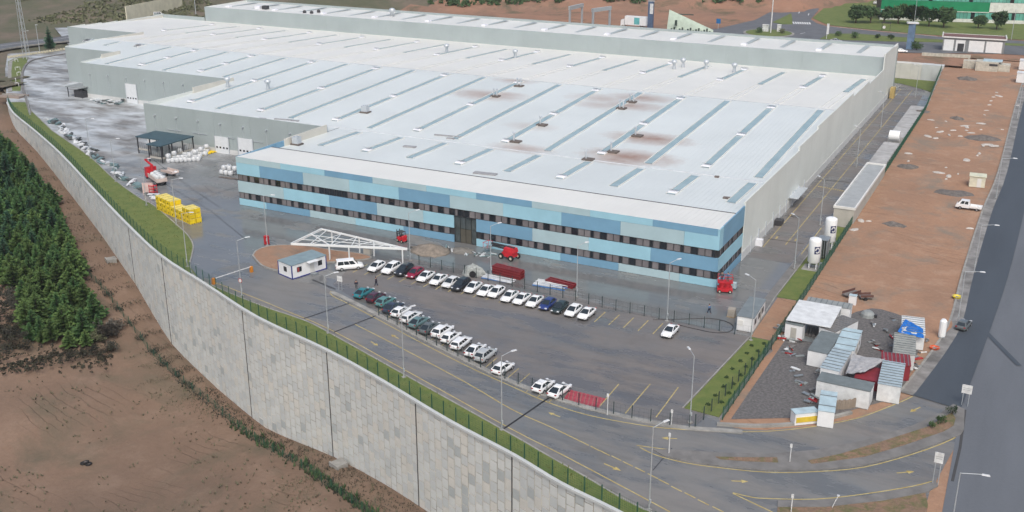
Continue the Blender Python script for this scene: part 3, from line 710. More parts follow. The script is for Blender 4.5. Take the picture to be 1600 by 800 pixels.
# mushroom ventilators, stacks and plant on the roof
GALV = M('galvanised', (.52, .56, .6), .35, .08, 2, metal=.3)
for x, y in ((356, 136), (419, 140), (698, 82), (805, 91), (1053, 108), (1067, 105), (1103, 108), (1147, 113)):
    g = G(x, y, lambda a, b: z_roof(b)); q = MB(); q.lathe(tuple(g), [(.55, 0), (.5, .5), (.45, 1.7), (.8, 1.9), (.95, 2.3), (.8, 2.7), (.3, 2.95)], 12); part(q, 'roof_ventilator', GALV, True)
g = G(613, 26, 14.5); part(MB().lathe(tuple(g), [(.8, 0), (.7, 1.6), (1.2, 2.0), (1.3, 2.6), (.9, 3.1), (.3, 3.3)], 12), 'roof_ventilator', GALV, True)
RUST = M('rusty_plinth', (.13, .11, .1), .8, .35, 2)
for x, y, k in ((774, 151, 2), (811, 135, 2), (847, 196, 1), (806, 222, 1), (971, 170, 2), (987, 160, 2), (996, 213, 1), (958, 238, 1), (571, 176, 3), (464, 226, 3), (919, 250, 1)):
    g = G(x, y, lambda a, b: z_roof(b)); o = part(MB().box(tuple(g), (2.4, 1.9, .35)), 'stack_base', RUST); q = MB()
    if k == 3: q.box((g.x, g.y, g.z + .35), (1.7, 1.4, 1.5)).box((g.x + .5, g.y - .3, g.z + 1.85), (.6, .6, .3)); q.build('plant_box', GALV, o, FO)
    else:
        for j in range(k): q.tube((g.x - .5 + j, g.y, g.z + .3), (g.x - .5 + j, g.y, g.z + 2.1), .2).lathe((g.x - .5 + j, g.y, g.z + 2.1), [(.1, 0), (.4, .05), (.1, .3)], 8)
        q.build('stack', GALV, o, FO)
for x, y, l, w in ((700, 213, 7, .5), (704, 217, 2, .5), (640, 230, 3, 1.2), (448, 188, 7, .6), (410, 186, 2, .6), (758, 272, 5, 1.4), (1120, 277, .9, .9), (1135, 310, 1.3, 1), (1127, 335, 1.4, .9)):
    g = G(x, y, lambda a, b: z_roof(b)); part(MB().box(tuple(g), (l, w, .25), .12), 'roof_hatch' if l < 2 else 'loose_roofing', RUST if l < 2 else M('loose_sheet', (.3, .3, .31), .5))
# rooflights on rear hall, air units
for x, y in ((476, 21), (487, 22), (498, 20)): g = G(x, y, 14.6); part(MB().lathe(tuple(g), [(.7, 0), (.7, .9), (.3, 1.3)], 10), 'extract_fan', FRAME)
g = G(415, 15, 14.6); part(MB().box(tuple(g), (2.2, 2, 1.6)), 'plant_box', FRAME); g = G(405, 14, 14.6); part(MB().box(tuple(g), (2.6, 2.4, 1.3)), 'plant_box', VENTW)
# loading doors, wall lights and plinth openings on the stepped fronts
DOORW = M('door_white', (.66, .69, .72), .4, .05, 1)
for x, y, w, h in ((208, 163, 4.4, 6.0), (348, 233, 4.4, 4.4), (385, 239, 4.6, 4.8)):
    g = G(x, y); yy = 239.4 if x < 300 else 204.4; xx = FX(x, y, yy); o = part(MB().box((xx, yy - .12, 0), (w, .1, h)), 'loading_door', DOORW)
    MB().box((xx - w / 2 - .12, yy - .14, 0), (.2, .16, h + .2)).box((xx + w / 2 + .12, yy - .14, 0), (.2, .16, h + .2)).build('door_frame', GALV, o, FO)
    for k in range(4): MB().box((xx - w / 2 + w * (k + .5) / 4, yy - .19, 1.3), (w / 8, .03, .45)).build('pane', GLASSD, o, FO)
for i, (y0, y1, xl) in enumerate(LEFT[1:3]):
    xr = LEFT[i][2]; n = 8
    for k in range(n): x = xl + (xr - xl) * (k + .5) / n; part(MB().box((x, y0 - .35, 7.6), (.5, .45, .22)).tube((x - .1, y0 - .2, 7.6), (x - .1, y0 - .2, 3.4), .05, n=5), 'wall_light', GALV)
for k in range(5): part(MB().box((-205 + 9 * k, 204.35, 4.3), (5, .12, .12)), 'cable_tray', GALV)
# downpipes and small intakes on the long side
for k in range(9): part(MB().box((XR + .22, 193 + 5.6 * k, 0), (.25, .25, 3.2 - .2 * (k % 3))), 'downpipe', GALV)
part(MB().box((XR + 1.1, 228, 2.5), (2.0, 9.5, .12)), 'side_canopy', GALV); part(MB().box((XR + .8, 197.4, 0), (1.3, 1.1, 1.3)), 'air_unit', VENTW); part(MB().box((XR + 1.0, 212, 0), (1.5, 2.0, 1.1)), 'air_unit', FRAME)
part(MB().box((XR + 1.3, 356, 0), (1.4, 2.4, 3.4)), 'stair_tower', M('ochre_panel', (.4, .3, .12), .6))
# ------------------------------------------------------------------ cars
TYRE = M('tyre_rubber', (.018, .018, .02), .85); RIM = M('rim_alloy', (.42, .43, .45), .35, metal=.6); CARG = NT('car_glass'); CARG.col((.02, .028, .034)); CARG.rough(.06); CARG.set(**{'Specular IOR Level': .8}); CARG = CARG.m
LAMPW = M('head_lamp', (.7, .72, .75), .15); LAMPR = M('tail_lamp', (.32, .02, .02), .25); TRIM = M('black_trim', (.025, .025, .027), .6)
PAINT = {}
def paint(n, c):
    t = NT('car_paint_' + n); t.col(c); t.rough(.28); t.set(**{'Coat Weight': .6, 'Coat Roughness': .06}); PAINT[n] = t.m
for n, c in dict(white=(.78, .79, .8), pearl=(.68, .69, .7), silver=(.42, .44, .45), grey=(.1, .115, .12), black=(.016, .018, .022), green_black=(.02, .034, .034), maroon=(.06, .012, .026), red=(.24, .012, .04), blue=(.02, .04, .17), teal=(.02, .17, .2), pale_teal=(.09, .22, .22), grey_teal=(.11, .19, .2), navy=(.03, .04, .07)).items(): paint(n, c)
# profile tables: x along the car (front = +x); hood/belt heights; cabin x of rear base, rear roof, front roof, screen base
KIND = {'sedan': dict(L=4.5, W=1.78, H=1.46, top=[(-2.25, .66), (-2.15, .88), (-1.7, .97), (-.9, .95), (.9, .93), (1.45, .84), (1.95, .72), (2.16, .6), (2.25, .48)], cab=(-1.98, -.85, .15, 1.3), rw=.58),
        'hatchback': dict(L=4.1, W=1.76, H=1.5, top=[(-2.05, .68), (-1.97, .92), (-1.5, .97), (-.6, .95), (.9, .93), (1.35, .85), (1.8, .73), (1.97, .62), (2.05, .48)], cab=(-2.0, -1.35, .1, 1.25), rw=.59),
        'suv': dict(L=4.5, W=1.85, H=1.68, top=[(-2.25, .76), (-2.18, 1.02), (-1.5, 1.07), (-.6, 1.05), (.95, 1.04), (1.45, .97), (1.95, .86), (2.17, .74), (2.25, .56)], cab=(-2.2, -1.7, .15, 1.28), rw=.63),
        'wagon': dict(L=4.6, W=1.78, H=1.5, top=[(-2.3, .72), (-2.22, .95), (-1.5, .98), (-.6, .95), (1.05, .93), (1.55, .86), (2.15, .74), (2.3, .58)], cab=(-2.22, -1.9, .3, 1.18), rw=.6),
        'minivan': dict(L=5.1, W=1.93, H=1.95, top=[(-2.55, .85), (-2.48, 1.08), (-1.5, 1.1), (-.6, 1.08), (1.35, 1.06), (1.8, 1.0), (2.42, .88), (2.55, .62)], cab=(-2.48, -2.3, .85, 1.62), rw=.74)}
def quad_on(m, q, t, lift=.012):
    """quad inset on the face q (4 points); t = (u0, u1, v0, v1)"""
    a, b, c, d = (Vector(p) for p in q); n = (b - a).cross(d - a).normalized() * lift
    f = lambda u, v: (a.lerp(b, u)).lerp(d.lerp(c, u), v) + n
    m.face([f(t[0], t[2]), f(t[1], t[2]), f(t[1], t[3]), f(t[0], t[3])])
def car_meshes(kind, col):
    k = KIND[kind]; w = k['W'] / 2; m = MB(); rings = []
    for i, (x, tp) in enumerate(k['top']):
        e = abs(x) / (k['L'] / 2); ww = w * (1 - .03 * e ** 2 - (.24 if e > .98 else .1 if e > .93 else .03 if e > .8 else 0)); zb = .24 if e < .9 else .32
        h = [(ww * .86, zb), (ww * .985, zb + .12), (ww, (zb + tp) / 2), (ww * .97, tp - .06), (ww * .86, tp - .005), (ww * .4, tp + .02)]
        rings.append([(x, -a, z) for a, z in h] + [(x, a, z) for a, z in reversed(h)])
    m.loft(rings); body = m
    rb, rr, fr, fbx = k['cab']; H = k['H']; bz = .93 if kind != 'minivan' and kind != 'suv' else 1.03
    bw, tw = w * .93, k['rw'] if kind != 'minivan' else .78
    B = [(rb, -bw, bz), (fbx, -bw * .96, bz), (fbx, bw * .96, bz), (rb, bw, bz)]; T = [(rr, -tw, H - .08), (fr, -tw, H - .06), (fr, tw, H - .06), (rr, tw, H - .08)]
    T2 = [(rr + .25, -tw + .2, H), (fr - .25, -tw + .2, H), (fr - .25, tw - .2, H), (rr + .25, tw - .2, H)]
    cab = MB().loft([B, T, T2])
    FR = [B[1], B[2], T[2], T[1]]; RR = [B[3], B[0], T[0], T[3]]; SR = [B[0], B[1], T[1], T[0]]; SL = [B[2], B[3], T[3], T[2]]
    out = [('body', body.mesh('body', PAINT[col], smooth=True)), ('cabin', cab.mesh('cabin', PAINT[col]))]
    g = MB(); quad_on(g, FR, (.05, .95, .08, .96)); out.append(('windscreen', g.mesh('windscreen', CARG)))
    g = MB(); quad_on(g, RR, (.08, .92, .15 if kind != 'sedan' else .05, .93)); out.append(('rear_window', g.mesh('rear_window', CARG)))
    for q, f in ((SR, 1), (SL, 0)):
        for u0, u1 in (((.07, .36), (.39, .63), (.66, .9)) if kind in ('minivan', 'suv', 'wagon') else ((.13, .46), (.5, .88))):
            if not f: u0, u1 = 1 - u1, 1 - u0
            g = MB(); quad_on(g, q, (u0, u1, .12, .9)); out.append(('side_window', g.mesh('side_window', CARG)))
    g = MB()
    for s in (-1, 1): g.box((k['top'][-1][0] - .09, s * w * .62, .6), (.16, .36, .13))
    xf, xr = k['L'] / 2, -k['L'] / 2
    for s in (-1, 1): out.append(('headlight', MB().box((xf - .1, s * w * .64, .58 if kind != 'suv' else .72), (.2, .36, .13)).mesh('headlight', LAMPW)))
    for s in (-1, 1): out.append(('tail_light', MB().box((xr + .08, s * w * .72, .74), (.14, .28, .15)).mesh('tail_light', LAMPR)))
    out.append(('bumper', MB().box((xf - .03, 0, .3), (.1, w * 1.3, .16)).box((xr + .03, 0, .3), (.1, w * 1.3, .16)).mesh('bumper', TRIM)))
    wh = MB().tube((0, -.11, 0), (0, .11, 0), .33, n=14); rim = MB().tube((0, -.125, 0), (0, .125, 0), .2, n=10)
    return out, wh.mesh('wheel', TYRE), rim.mesh('rim', RIM), k
CACHE = {}
def car(kind, col, loc, heading, label, group=None, cat='car'):
    if (kind, col) not in CACHE: CACHE[kind, col] = car_meshes(kind, col)
    parts, wh, rim, k = CACHE[kind, col]
    o = thing(kind + '_car' if kind != 'minivan' else 'minivan', loc, label, cat, group, heading)
    for n, me in parts: link(n, me, o)
    for x in (-k['L'] * .29, k['L'] * .3):
        for s in (-1, 1):
            a = link('wheel', wh, o, (x, s * (k['W'] / 2 - .1), .33)); link('rim', rim, a)
    return o
ORD = ['first', 'second', 'third', 'fourth', 'fifth', 'sixth', 'seventh', 'eighth', 'ninth', 'tenth', 'eleventh', 'twelfth', 'thirteenth', 'fourteenth', 'fifteenth', 'sixteenth', 'seventeenth', 'eighteenth', 'nineteenth']
back = [(589, 421, 'hatchback', 'white'), (612, 424, 'suv', 'white'), (632, 427, 'suv', 'black'), (649, 431, 'hatchback', 'red'), (666, 436, 'sedan', 'white'), (686, 441, 'sedan', 'white'), (705, 446, 'hatchback', 'pearl'), (721, 450, 'suv', 'black'), (740, 453, 'sedan', 'white'), (760, 458, 'sedan', 'white'), (776, 461, 'hatchback', 'white'), (797, 467, 'sedan', 'white'), (816, 471, 'sedan', 'white'), (836, 475, 'sedan', 'white'), (856, 480, 'hatchback', 'blue'), (875, 485, 'hatchback', 'green_black'), (896, 490, 'hatchback', 'white'), (917, 494, 'sedan', 'white')]
DN = dict(white='white', pearl='white', silver='silver', grey='dark grey', black='black', green_black='dark green', maroon='dark maroon', red='red', blue='blue', teal='bright teal', pale_teal='pale teal', grey_teal='grey teal', navy='dark navy')
for i, (x, y, k, c) in enumerate(back):
    g = G(x, y); car(k, c, (g.x, g.y - .1, 0), R(-90 + random.uniform(-2, 2)), '%s %s, %s from the left in the long row against the yard fence' % (DN[c], k, ORD[i]), 'cars in the long row against the yard fence')
g = G(1047, 522); car('sedan', 'white', (g.x, g.y, 0), R(-91), 'white sedan parked alone in the right part of the fence row', None)
g = G(546, 420); car('minivan', 'white', (g.x, g.y, 0), R(42), 'white minivan standing askew beside the guard cabin', None, 'van')
front = [(566, 462, 'sedan', 'teal'), (585, 469, 'hatchback', 'maroon'), (600, 476, 'hatchback', 'pale_teal'), (612, 485, 'sedan', 'navy'), (624, 492, 'hatchback', 'white'), (640, 500, 'wagon', 'pearl'), (652, 508, 'sedan', 'grey_teal'), (668, 517, 'sedan', 'grey'), (689, 523, 'suv', 'white'), (702, 532, 'hatchback', 'white'), (718, 541, 'wagon', 'white'), (740, 552, 'sedan', 'white'), (756, 560, 'suv', 'silver')]
for i, (x, y, k, c) in enumerate(front):
    g = G(x, y); car(k, c, (g.x + .2, g.y + .2, 0), R(90 + random.uniform(-4, 1)), '%s %s, %s from the left in the row beside the drive kerb' % (DN[c], k, ORD[i]), 'cars in the row beside the drive kerb')
for x, y, k, t in ((786, 580, 'hatchback', 'white hatchback standing alone between the kerb row and the hatched bay'), (849, 608, 'hatchback', 'white hatchback, left one of the pair beside the red hatching'), (874, 615, 'sedan', 'white sedan directly beside the red hatching')):
    g = G(x, y); car(k, 'white', (g.x, g.y, 0), R(84), t)

# ------------------------------------------------------------------ lamp posts
POLE = M('lamp_pole_galvanised', (.42, .45, .47), .4, .06, 1.5, metal=.25); HEAD = M('lamp_head', (.6, .62, .64), .35)
lampm = {}
def lamp(px, py, h, az, label, z=0.0, arm=1.6, group='yard lamp posts'):
    g = G(px, py, z); o = thing('lamp_post', tuple(g), label, 'lamp post', group, az)
    if (h, arm) not in lampm:
        lampm[h, arm] = [('pole', MB().tube((0, 0, 0), (0, 0, h), .09, .055, 8).mesh('pole', POLE)), ('arm', MB().tube((0, 0, h - .05), (arm, 0, h + .28), .045, n=6).mesh('arm', POLE)),
                         ('lamp_head', MB().box((arm + .3, 0, h + .22), (.85, .3, .12), top=(.8, .7)).mesh('lamp_head', HEAD)), ('base_plate', MB().box((0, 0, .0), (.55, .55, .14)).mesh('base_plate', KERB)), ('service_box', MB().box((0, -.12, 1.0), (.22, .16, .5)).mesh('service_box', POLE))]
    for n, me in lampm[h, arm]: link(n, me, o)
    return o
LP = [(418, 384, 10.2, 20, 'lamp post beside the red box at the soil circle'), (513, 521, 9.8, 55, 'lamp post on the verge nearest the guard cabin'), (631, 590, 10.6, 60, 'lamp post on the verge across from the kerb row of cars'), (784, 672, 10.8, 60, 'lamp post on the verge across from the hatched bay'), (1014, 797, 10.8, 60, 'tall lamp post at the bottom edge where the drive forks'), (1042, 502, 10.2, 60, 'lamp post behind the white sedan parked alone'), (1173, 532, 10.2, 150, 'lamp post in front of the small white cabin'), (1078, 660, 9.8, 130, 'lamp post at the right front corner of the car park'), (641, 407, 9.4, 60, 'lamp post behind the red hatchback near the forklift'), (767, 430, 9.4, 60, 'lamp post beside the red steel beams'), (901, 464, 9.4, 60, 'lamp post between the blue and dark green hatchbacks'), (1281, 352, 9.8, 140, 'lamp post beside the rear white tank'), (1241, 420, 9.8, 140, 'lamp post beside the front white tank'), (293, 417, 10.4, 20, 'lamp post on the verge below the yellow crates'), (229, 321, 10.4, 20, 'lamp post on the verge beside the crane lorry'), (181, 284, 10.2, 20, 'lamp post on the verge by the long scrap row'), (142, 248, 10.2, 20, 'lamp post on the verge by the upper scrap'), (1338, 262, 9.8, 140, 'lamp post at the near end of the second service roof'), (1376, 200, 9.8, 140, 'lamp post midway along the far side drive'), (1430, 152, 9.8, 140, 'lamp post at the far end of the side drive'), (47, 180, 10, 20, 'lamp post on the verge beside the brown slab'), (42, 90, 10, 20, 'lamp post at the far left corner of the yard'), (378, 463, 10.2, 60, 'lamp post with a round sign beside the barrier'), (276, 352, 9.8, 30, 'lamp post standing among the yellow crates')]
for x, y, h, a, t in LP: lamp(x, y, h, R(a), t)
ro = 'lamp posts along the highway'
for x, y, t in ((1482, 850, 'highway lamp post beside the lower drive signboard'), (1496, 505, 'highway lamp post near the blue tarpaulin'), (1522, 425, 'highway lamp post by the middle of the dirt lot'), (1556, 310, 'highway lamp post by the white pickup'), (1590, 185, 'highway lamp post at the far end of the lot')):
    lamp(x, y, 9.0, R(5), t, z_lot, 2.2, ro)
g = G(378, 463); sg = thing('round_sign', (g.x + .1, g.y - .16, 3.0), 'round white sign with red rim hung on the lamp post by the barrier', 'sign'); MB().tube((0, 0, 0), (0, -.04, 0), .42, n=18).build('rim', M('sign_red', (.4, .03, .03), .4), sg); MB().tube((0, -.03, 0), (0, -.06, 0), .32, n=18).build('plate', WHT, sg)

# ------------------------------------------------------------------ fences
SHR = M('shrub_dark', (.03, .06, .02), .8, .3, 3); GRN = M('fence_green', (.02, .085, .055), .5, .1, 2); FDK = M('fence_dark', (.03, .05, .05), .5)
PANM = {}
def fence(px, label, h=2.0, step=2.6, m=GRN, z=0.0, pts=None, wires=7, lift=.0, dense=9):
    P = pts or smooth_path(GP(px, z), 3); Q = resample(P, step)
    if callable(z): Q = [Vector((p.x, p.y, z(p.x, p.y))) for p in Q]
    o = thing('mesh_fence', tuple(Q[0] + Vector((0, 0, lift))), label, 'fence', 'wire mesh fences')
    pm = MB().box((0, 0, 0), (.1, .1, h + .1)).mesh('post', m)
    for i, p in enumerate(Q[:295]):
        ang = math.atan2(*(lambda d: (d.y, d.x))((Q[min(i + 1, len(Q) - 1)] - Q[max(i - 1, 0)])))
        link('post', pm, o, p - Q[0], ang)
    for a, b in zip(Q[:-1], Q[1:]):
        L = (b - a).length; key = (round(L, 2), h, m.name)
        if key not in PANM:
            q = MB()
            for k in range(wires): q.box((L / 2, 0, .12 + k * (h - .2) / (wires - 1)), (L, .012, .012))
            for k in range(dense): q.box((L * (k + .5) / dense, 0, .1), (.011, .011, h - .15))
            PANM[key] = q.mesh('mesh_panel', m)
        d = b - a; c = link('mesh_panel', PANM[key], o, a - Q[0]); c.rotation_euler = (0, -math.atan2(d.z, math.hypot(d.x, d.y)), math.atan2(d.y, d.x))
    return o
fence(None, 'green mesh fence along the head of the tall retaining wall', 2.1, 2.6, pts=[p - n * .35 for p, n in zip(WALL, N) if p.x < -26], lift=.1)
fence([(655, 414), (700, 424), (780, 443), (860, 461), (930, 478), (1000, 493), (1080, 508), (1150, 523), (1196, 530)], 'thin dark mesh fence between the car park and the front yard', 1.9, 2.55, FDK, wires=3, dense=3)
fence([(592, 494), (640, 519), (690, 545), (740, 570), (800, 598), (870, 624), (950, 646), (1050, 666), (1080, 669)], 'dark mesh fence on the kerb between car park and drive', 1.9, 2.6, FDK, wires=4, dense=4)
fence([(1086, 668), (1110, 645), (1150, 601), (1180, 570), (1213, 540)], 'dark mesh fence at the right side of the car park', 1.9, 2.6, FDK, wires=3, dense=3)
fence(None, 'green mesh fence dividing the factory site from the dirt lot', 1.9, 2.6, z=z_lot, pts=[Vector((-33.0, 126 + 8 * k, 0)) if k < 26 else Vector((-33.0 - (k - 25) * .4, 126 + 8 * k, 0)) for k in range(34)], wires=12, dense=24)
lowp = [WALL[i] + N[i] * (lerp_tab(WALL[i].x, DITCH) + .3) for i in range(16, len(WALL) - 4)]
fence(None, 'low green fence along the ditch below the retaining wall', 1.7, 3.0, z=low_z, pts=lowp, dense=10)
# boundary wall under the lot fence
lw = thing('boundary_wall', (-33.2, 260, 0), 'low concrete wall stepping up along the edge of the dirt lot', 'wall')
for k in range(33):
    y = 130 + 8 * k; x = -33.3 - max(0, y - 330) * .045; h = max(.25, z_lot(x, y + 4) + .15); MB().box((x + 33.2, y - 260, 0), (.35, 7.97, h)).build('wall_bay', KERB, lw)
struct('side_grass', MB().prism([(-38.6, 126.8, 0), (-33.6, 126.5, 0), (-33.6, 154, 0), (-36.8, 154, 0)], -.1, .09), GRASS)
for k in range(16):
    yy = 129 + 1.55 * k; xx = -35.6 + 1.3 * (k % 2) - .25 + random.uniform(-.3, .3); q = MB()
    for j in range(60):
        v = Vector((random.gauss(0, 1), random.gauss(0, 1), abs(random.gauss(0, 1)))).normalized() * random.uniform(.15, .38); u = Vector((random.gauss(0, 1), random.gauss(0, 1), random.gauss(0, 1))).normalized(); w = u.orthogonal().normalized(); q.face([v - u * .1, v + w * .06, v + u * .1, v - w * .06])
    o = thing('small_shrub', (xx, yy, .1), 'small dark shrub planted in the grass strip right of the car park', 'shrub', 'shrubs in the grass strip'); q.build('foliage', SHR, o); MB().tube((0, 0, -.05), (0, 0, .2), .03, n=5).build('stem', TRIM, o)
struct('tank_grass', MB().prism([(-37.4, 172.5, 0), (-33.6, 172.5, 0), (-33.6, 216, 0), (-37.0, 216, 0)], -.1, .09), GRASS)
struct('side_grass_kerb', MB().kerb([Vector((-38.8, 126.8, 0)), Vector((-37, 154, 0)), Vector((-37.6, 172, 0)), Vector((-37.2, 216, 0))], .2, .14, 0), KERB)
struct('bare_soil_strip', MB().sheet([(-36.9, 154.3, 0), (-33.5, 154.3, 0), (-33.5, 172.3, 0), (-37.2, 172.3, 0)], .02), SOIL_LOT)
struct('side_walkway', MB().ribbon([(-38.6, 155, 0), (-38.4, 172, 0), (-38.0, 216, 0)], 1.5, .01), PATH)

# ------------------------------------------------------------------ gas tanks
TANKW = M('tank_white', (.76, .78, .79), .35, .04, 1.0); NAVY = M('badge_navy', (.012, .02, .09), .4); STEEL = M('dull_steel', (.3, .33, .35), .4, .1, 2, metal=.5)
def tank(x, y, h, r, label):
    o = thing('gas_tank', (x, y, .1), label, 'tank', 'white gas tanks')
    MB().lathe((0, 0, 1.0), [(.3 * r, 0), (.8 * r, .12), (r, .4), (r, h - 1.5), (.93 * r, h - 1.2), (.6 * r, h - 1.03), (.05, h - 1.0)], 24).build('vessel', TANKW, o, smooth=True)
    for k in range(4): a = math.pi / 4 + k * math.pi / 2; MB().tube((r * .8 * math.cos(a), r * .8 * math.sin(a), 0), (r * .8 * math.cos(a), r * .8 * math.sin(a), 1.5), .1, n=6).build('leg', TANKW, o)
    # square badge with a round letter, wrapped on the shell, facing the camera side
    def patch(a0, a1, z0, z1, rr, m, name, n=6):
        q = MB()
        for k in range(n):
            t0, t1 = a0 + (a1 - a0) * k / n, a0 + (a1 - a0) * (k + 1) / n; q.face([(rr * math.cos(t0), rr * math.sin(t0), z0), (rr * math.cos(t1), rr * math.sin(t1), z0), (rr * math.cos(t1), rr * math.sin(t1), z1), (rr * math.cos(t0), rr * math.sin(t0), z1)])
        q.build(name, m, o)
    am = R(-52); zc = h * .64; patch(am - .5, am + .5, zc - .72, zc + .72, r + .012, NAVY, 'badge')
    q = MB(); n = 20
    for k in range(n):
        t0, t1 = 2 * math.pi * k / n + .4, 2 * math.pi * (k + 1) / n + .4
        if k in (9, 10) : continue
        f = lambda t, s: ((r + .024) * math.cos(am + s * math.cos(t) * .5), (r + .024) * math.sin(am + s * math.cos(t) * .5), zc + s * math.sin(t) * .72)
        q.face([f(t0, .45), f(t1, .45), f(t1, .8), f(t0, .8)])
    q.face([f(-.9, .9), f(-.5, .9), f(-.5, .5), f(-.9, .5)]); q.build('badge_letter', WHT, o)
    MB().tube((r * .9, .2, .4), (r * .9, .2, h - 1.2), .05, n=6).tube((r * 1.05, -.3, .5), (r * 1.05, -.3, 2.2), .06, n=6).box((r + .2, 0, .2), (.5, .8, 1.0)).build('pipework', STEEL, o)
    MB().box((0, 0, -.12), (3.6, 3.4, .14)).build('plinth', KERB, o)
tank(-34.95, 189.4, 5.9, 1.12, 'white gas tank with navy letter badge, the nearer of two'); tank(-34.75, 202.4, 6.1, 1.12, 'white gas tank with navy letter badge, the farther of two')
o = thing('vaporiser', (-34.6, 195.6, .1), 'grey finned vaporiser rack between the two white tanks', 'gas equipment')
for k in range(5): MB().box((-.8 + .4 * k, 0, .4), (.1, 2.6, 3.4)).build('fin_panel', STEEL, o)
for sx_ in (-1, 1):
    for sy_ in (-1, 1): MB().box((sx_ * .9, sy_ * 1.2, 0), (.1, .1, 4)).build('leg', STEEL, o)
MB().box((0, 0, 3.9), (2.1, 2.8, .1)).build('top', STEEL, o)

# ------------------------------------------------------------------ service roofs beside the drive
GRR = M('grey_roof', (.33, .35, .36), .7, .12, .5); BEI = M('beige_render', (.4, .385, .35), .85, .1, .5)
o = thing('service_building', (-34.9, 235.5, 0), 'long low service building with grey flat roof and white rim', 'building')
MB().box((0, 0, 0), (4.1, 38, 3.9)).build('wall', BEI, o); MB().box((0, 0, 3.9), (3.8, 37.6, .1)).build('roof', GRR, o)
for c, d in (((-2.05, 0, 3.85), (.3, 38.3, .5)), ((2.05, 0, 3.85), (.3, 38.3, .5)), ((0, -19, 3.85), (3.8, .3, .5)), ((0, 19, 3.85), (3.8, .3, .5))): MB().box(c, d).build('parapet', CAPM, o)
TRC = M('trench_concrete', (.36, .36, .36), .85, .2, .5)
o = thing('trench_cover', (-35.4, 296, 0), 'long concrete trench roof of slabs along the far side drive', 'building')
for k in range(12):
    if k == 4: continue
    MB().box((-.02 * k, -36 + 6.1 * k, 0), (3.9, 6.0, 3.3 + .03 * (k % 3))).build('slab', TRC, o)
o = thing('water_tank', (-35.5, 284.3, 3.3), 'white round water tank lying on the trench roof', 'tank'); MB().tube((-1.2, 0, 1.1), (1.4, 0, 1.1), 1.35, n=18).build('shell', TANKW, o); MB().box((0, 0, 0), (2, 1.6, .5)).build('cradle', STEEL, o)

# ------------------------------------------------------------------ cabins and small site things
CABW = M('cabin_white', (.72, .73, .74), .5, .05, 1); CABR = M('cabin_roof_grey', (.2, .27, .3), .6, .12, .8); BLUE = M('blue_trim', (.02, .03, .2), .5); REDW = M('red_banner', (.3, .05, .05), .6)
a, b = G(457, 437), G(510, 420); ang = math.atan2(b.y - a.y, b.x - a.x); o = thing('guard_cabin', (a.x, a.y, 0), 'white guard cabin with blue trim and grey roof by the soil circle', 'cabin', None, ang); L = (b - a).length; Wd = 4.1
MB().box((L / 2, Wd / 2, .15), (L, Wd, 2.45)).build('wall', CABW, o); MB().box((L / 2, Wd / 2, 2.6), (L + .2, Wd + .2, .14)).build('roof', CABR, o)
MB().box((L / 2, Wd / 2, 0), (L + .08, Wd + .08, .2)).build('skirt', BLUE, o)
for x, y in ((0, 0), (L, 0), (0, Wd), (L, Wd)): MB().box((x, y, .1), (.16, .16, 2.5)).build('corner_trim', BLUE, o)
for x, w in ((1.6, 1.0), (6.2, .9)):
    wo = MB().box((x, -.02, 1.1), (w, .06, .95)).build('window', FRAME, o); MB().box((x - w * .24, -.04, 1.16), (w * .4, .05, .8)).build('pane', GLASSD if x > 3 else REDW, wo); MB().box((x + w * .24, -.04, 1.16), (w * .4, .05, .8)).build('pane', GLASSD, wo)
wo = MB().box((-.02, 2.0, 1.1), (.06, .9, .9)).build('window', FRAME, o)
do = MB().box((4.4, -.03, .2), (.95, .06, 2.1)).build('door', M('cabin_door', (.6, .6, .58), .5), o); MB().box((4.75, -.08, 1.1), (.12, .05, .05)).build('handle', STEEL, do); MB().box((4.2, -.5, 2.5), (2.2, 1.1, .08)).build('awning', CABW, o); MB().box((4.4, -.6, 0), (1.2, .9, .18)).build('step', STEEL, o)
a, b, c = G(1150, 516), G(1176, 519), G(1194, 490); o = thing('site_cabin', (a.x, a.y, 0), 'small white cabin with grey roof at the end of the yard fence', 'cabin', None, math.atan2(c.y - b.y, c.x - b.x) - math.pi / 2)
MB().box((1.35, 4.3, .1), (2.6, 8.6, 2.4)).build('wall', CABW, o); MB().box((1.35, 4.3, 2.5), (2.8, 8.8, .12)).build('roof', M('cabin_roof_slate', (.17, .2, .215), .7, .15, .6), o)
for k in range(3): MB().box((2.67, 1.5 + 2.6 * k, 1.0), (.06, 1.1, .9)).build('window', FRAME, o)
do = MB().box((2.67, 5.3, .1), (.06, .85, 2)).build('door', BEI, o); MB().box((.6, -.03, .9), (.9, .06, 1)).build('shutter', CAPM, o)
g = G(1143, 494); o = thing('pallet_stack', (g.x, g.y, 0), 'brown wrapped pallet load beside the small white cabin', 'pallet')
for k in range(3): MB().box((0, 0, .15 + .42 * k), (1.2, 1.2, .4), .06 * k).build('carton_layer', M('carton_%d' % k, (.33, .3, .26), .9), o)
MB().box((0, 0, 0), (1.3, 1.3, .14)).build('base', M('pallet_wood', (.3, .22, .13), .9), o)
# soil circle with kerb in front of the cabin
sc_ = GP([(395, 400), (402, 392), (420, 386), (450, 384), (490, 387), (520, 392), (560, 397), (580, 404), (545, 409), (505, 412), (480, 420), (440, 424), (410, 416)]); ring = smooth_path(sc_ + [sc_[0]], 4)
struct('soil_circle', MB().prism(ring[:-1], -.1, .2), SOIL_LOT); struct('soil_circle_kerb', MB().kerb(ring, .3, .24, 0), KERB); struct('soil_circle_walk', MB().ribbon(ring, 1.3, .012, off=-.9), PATH)
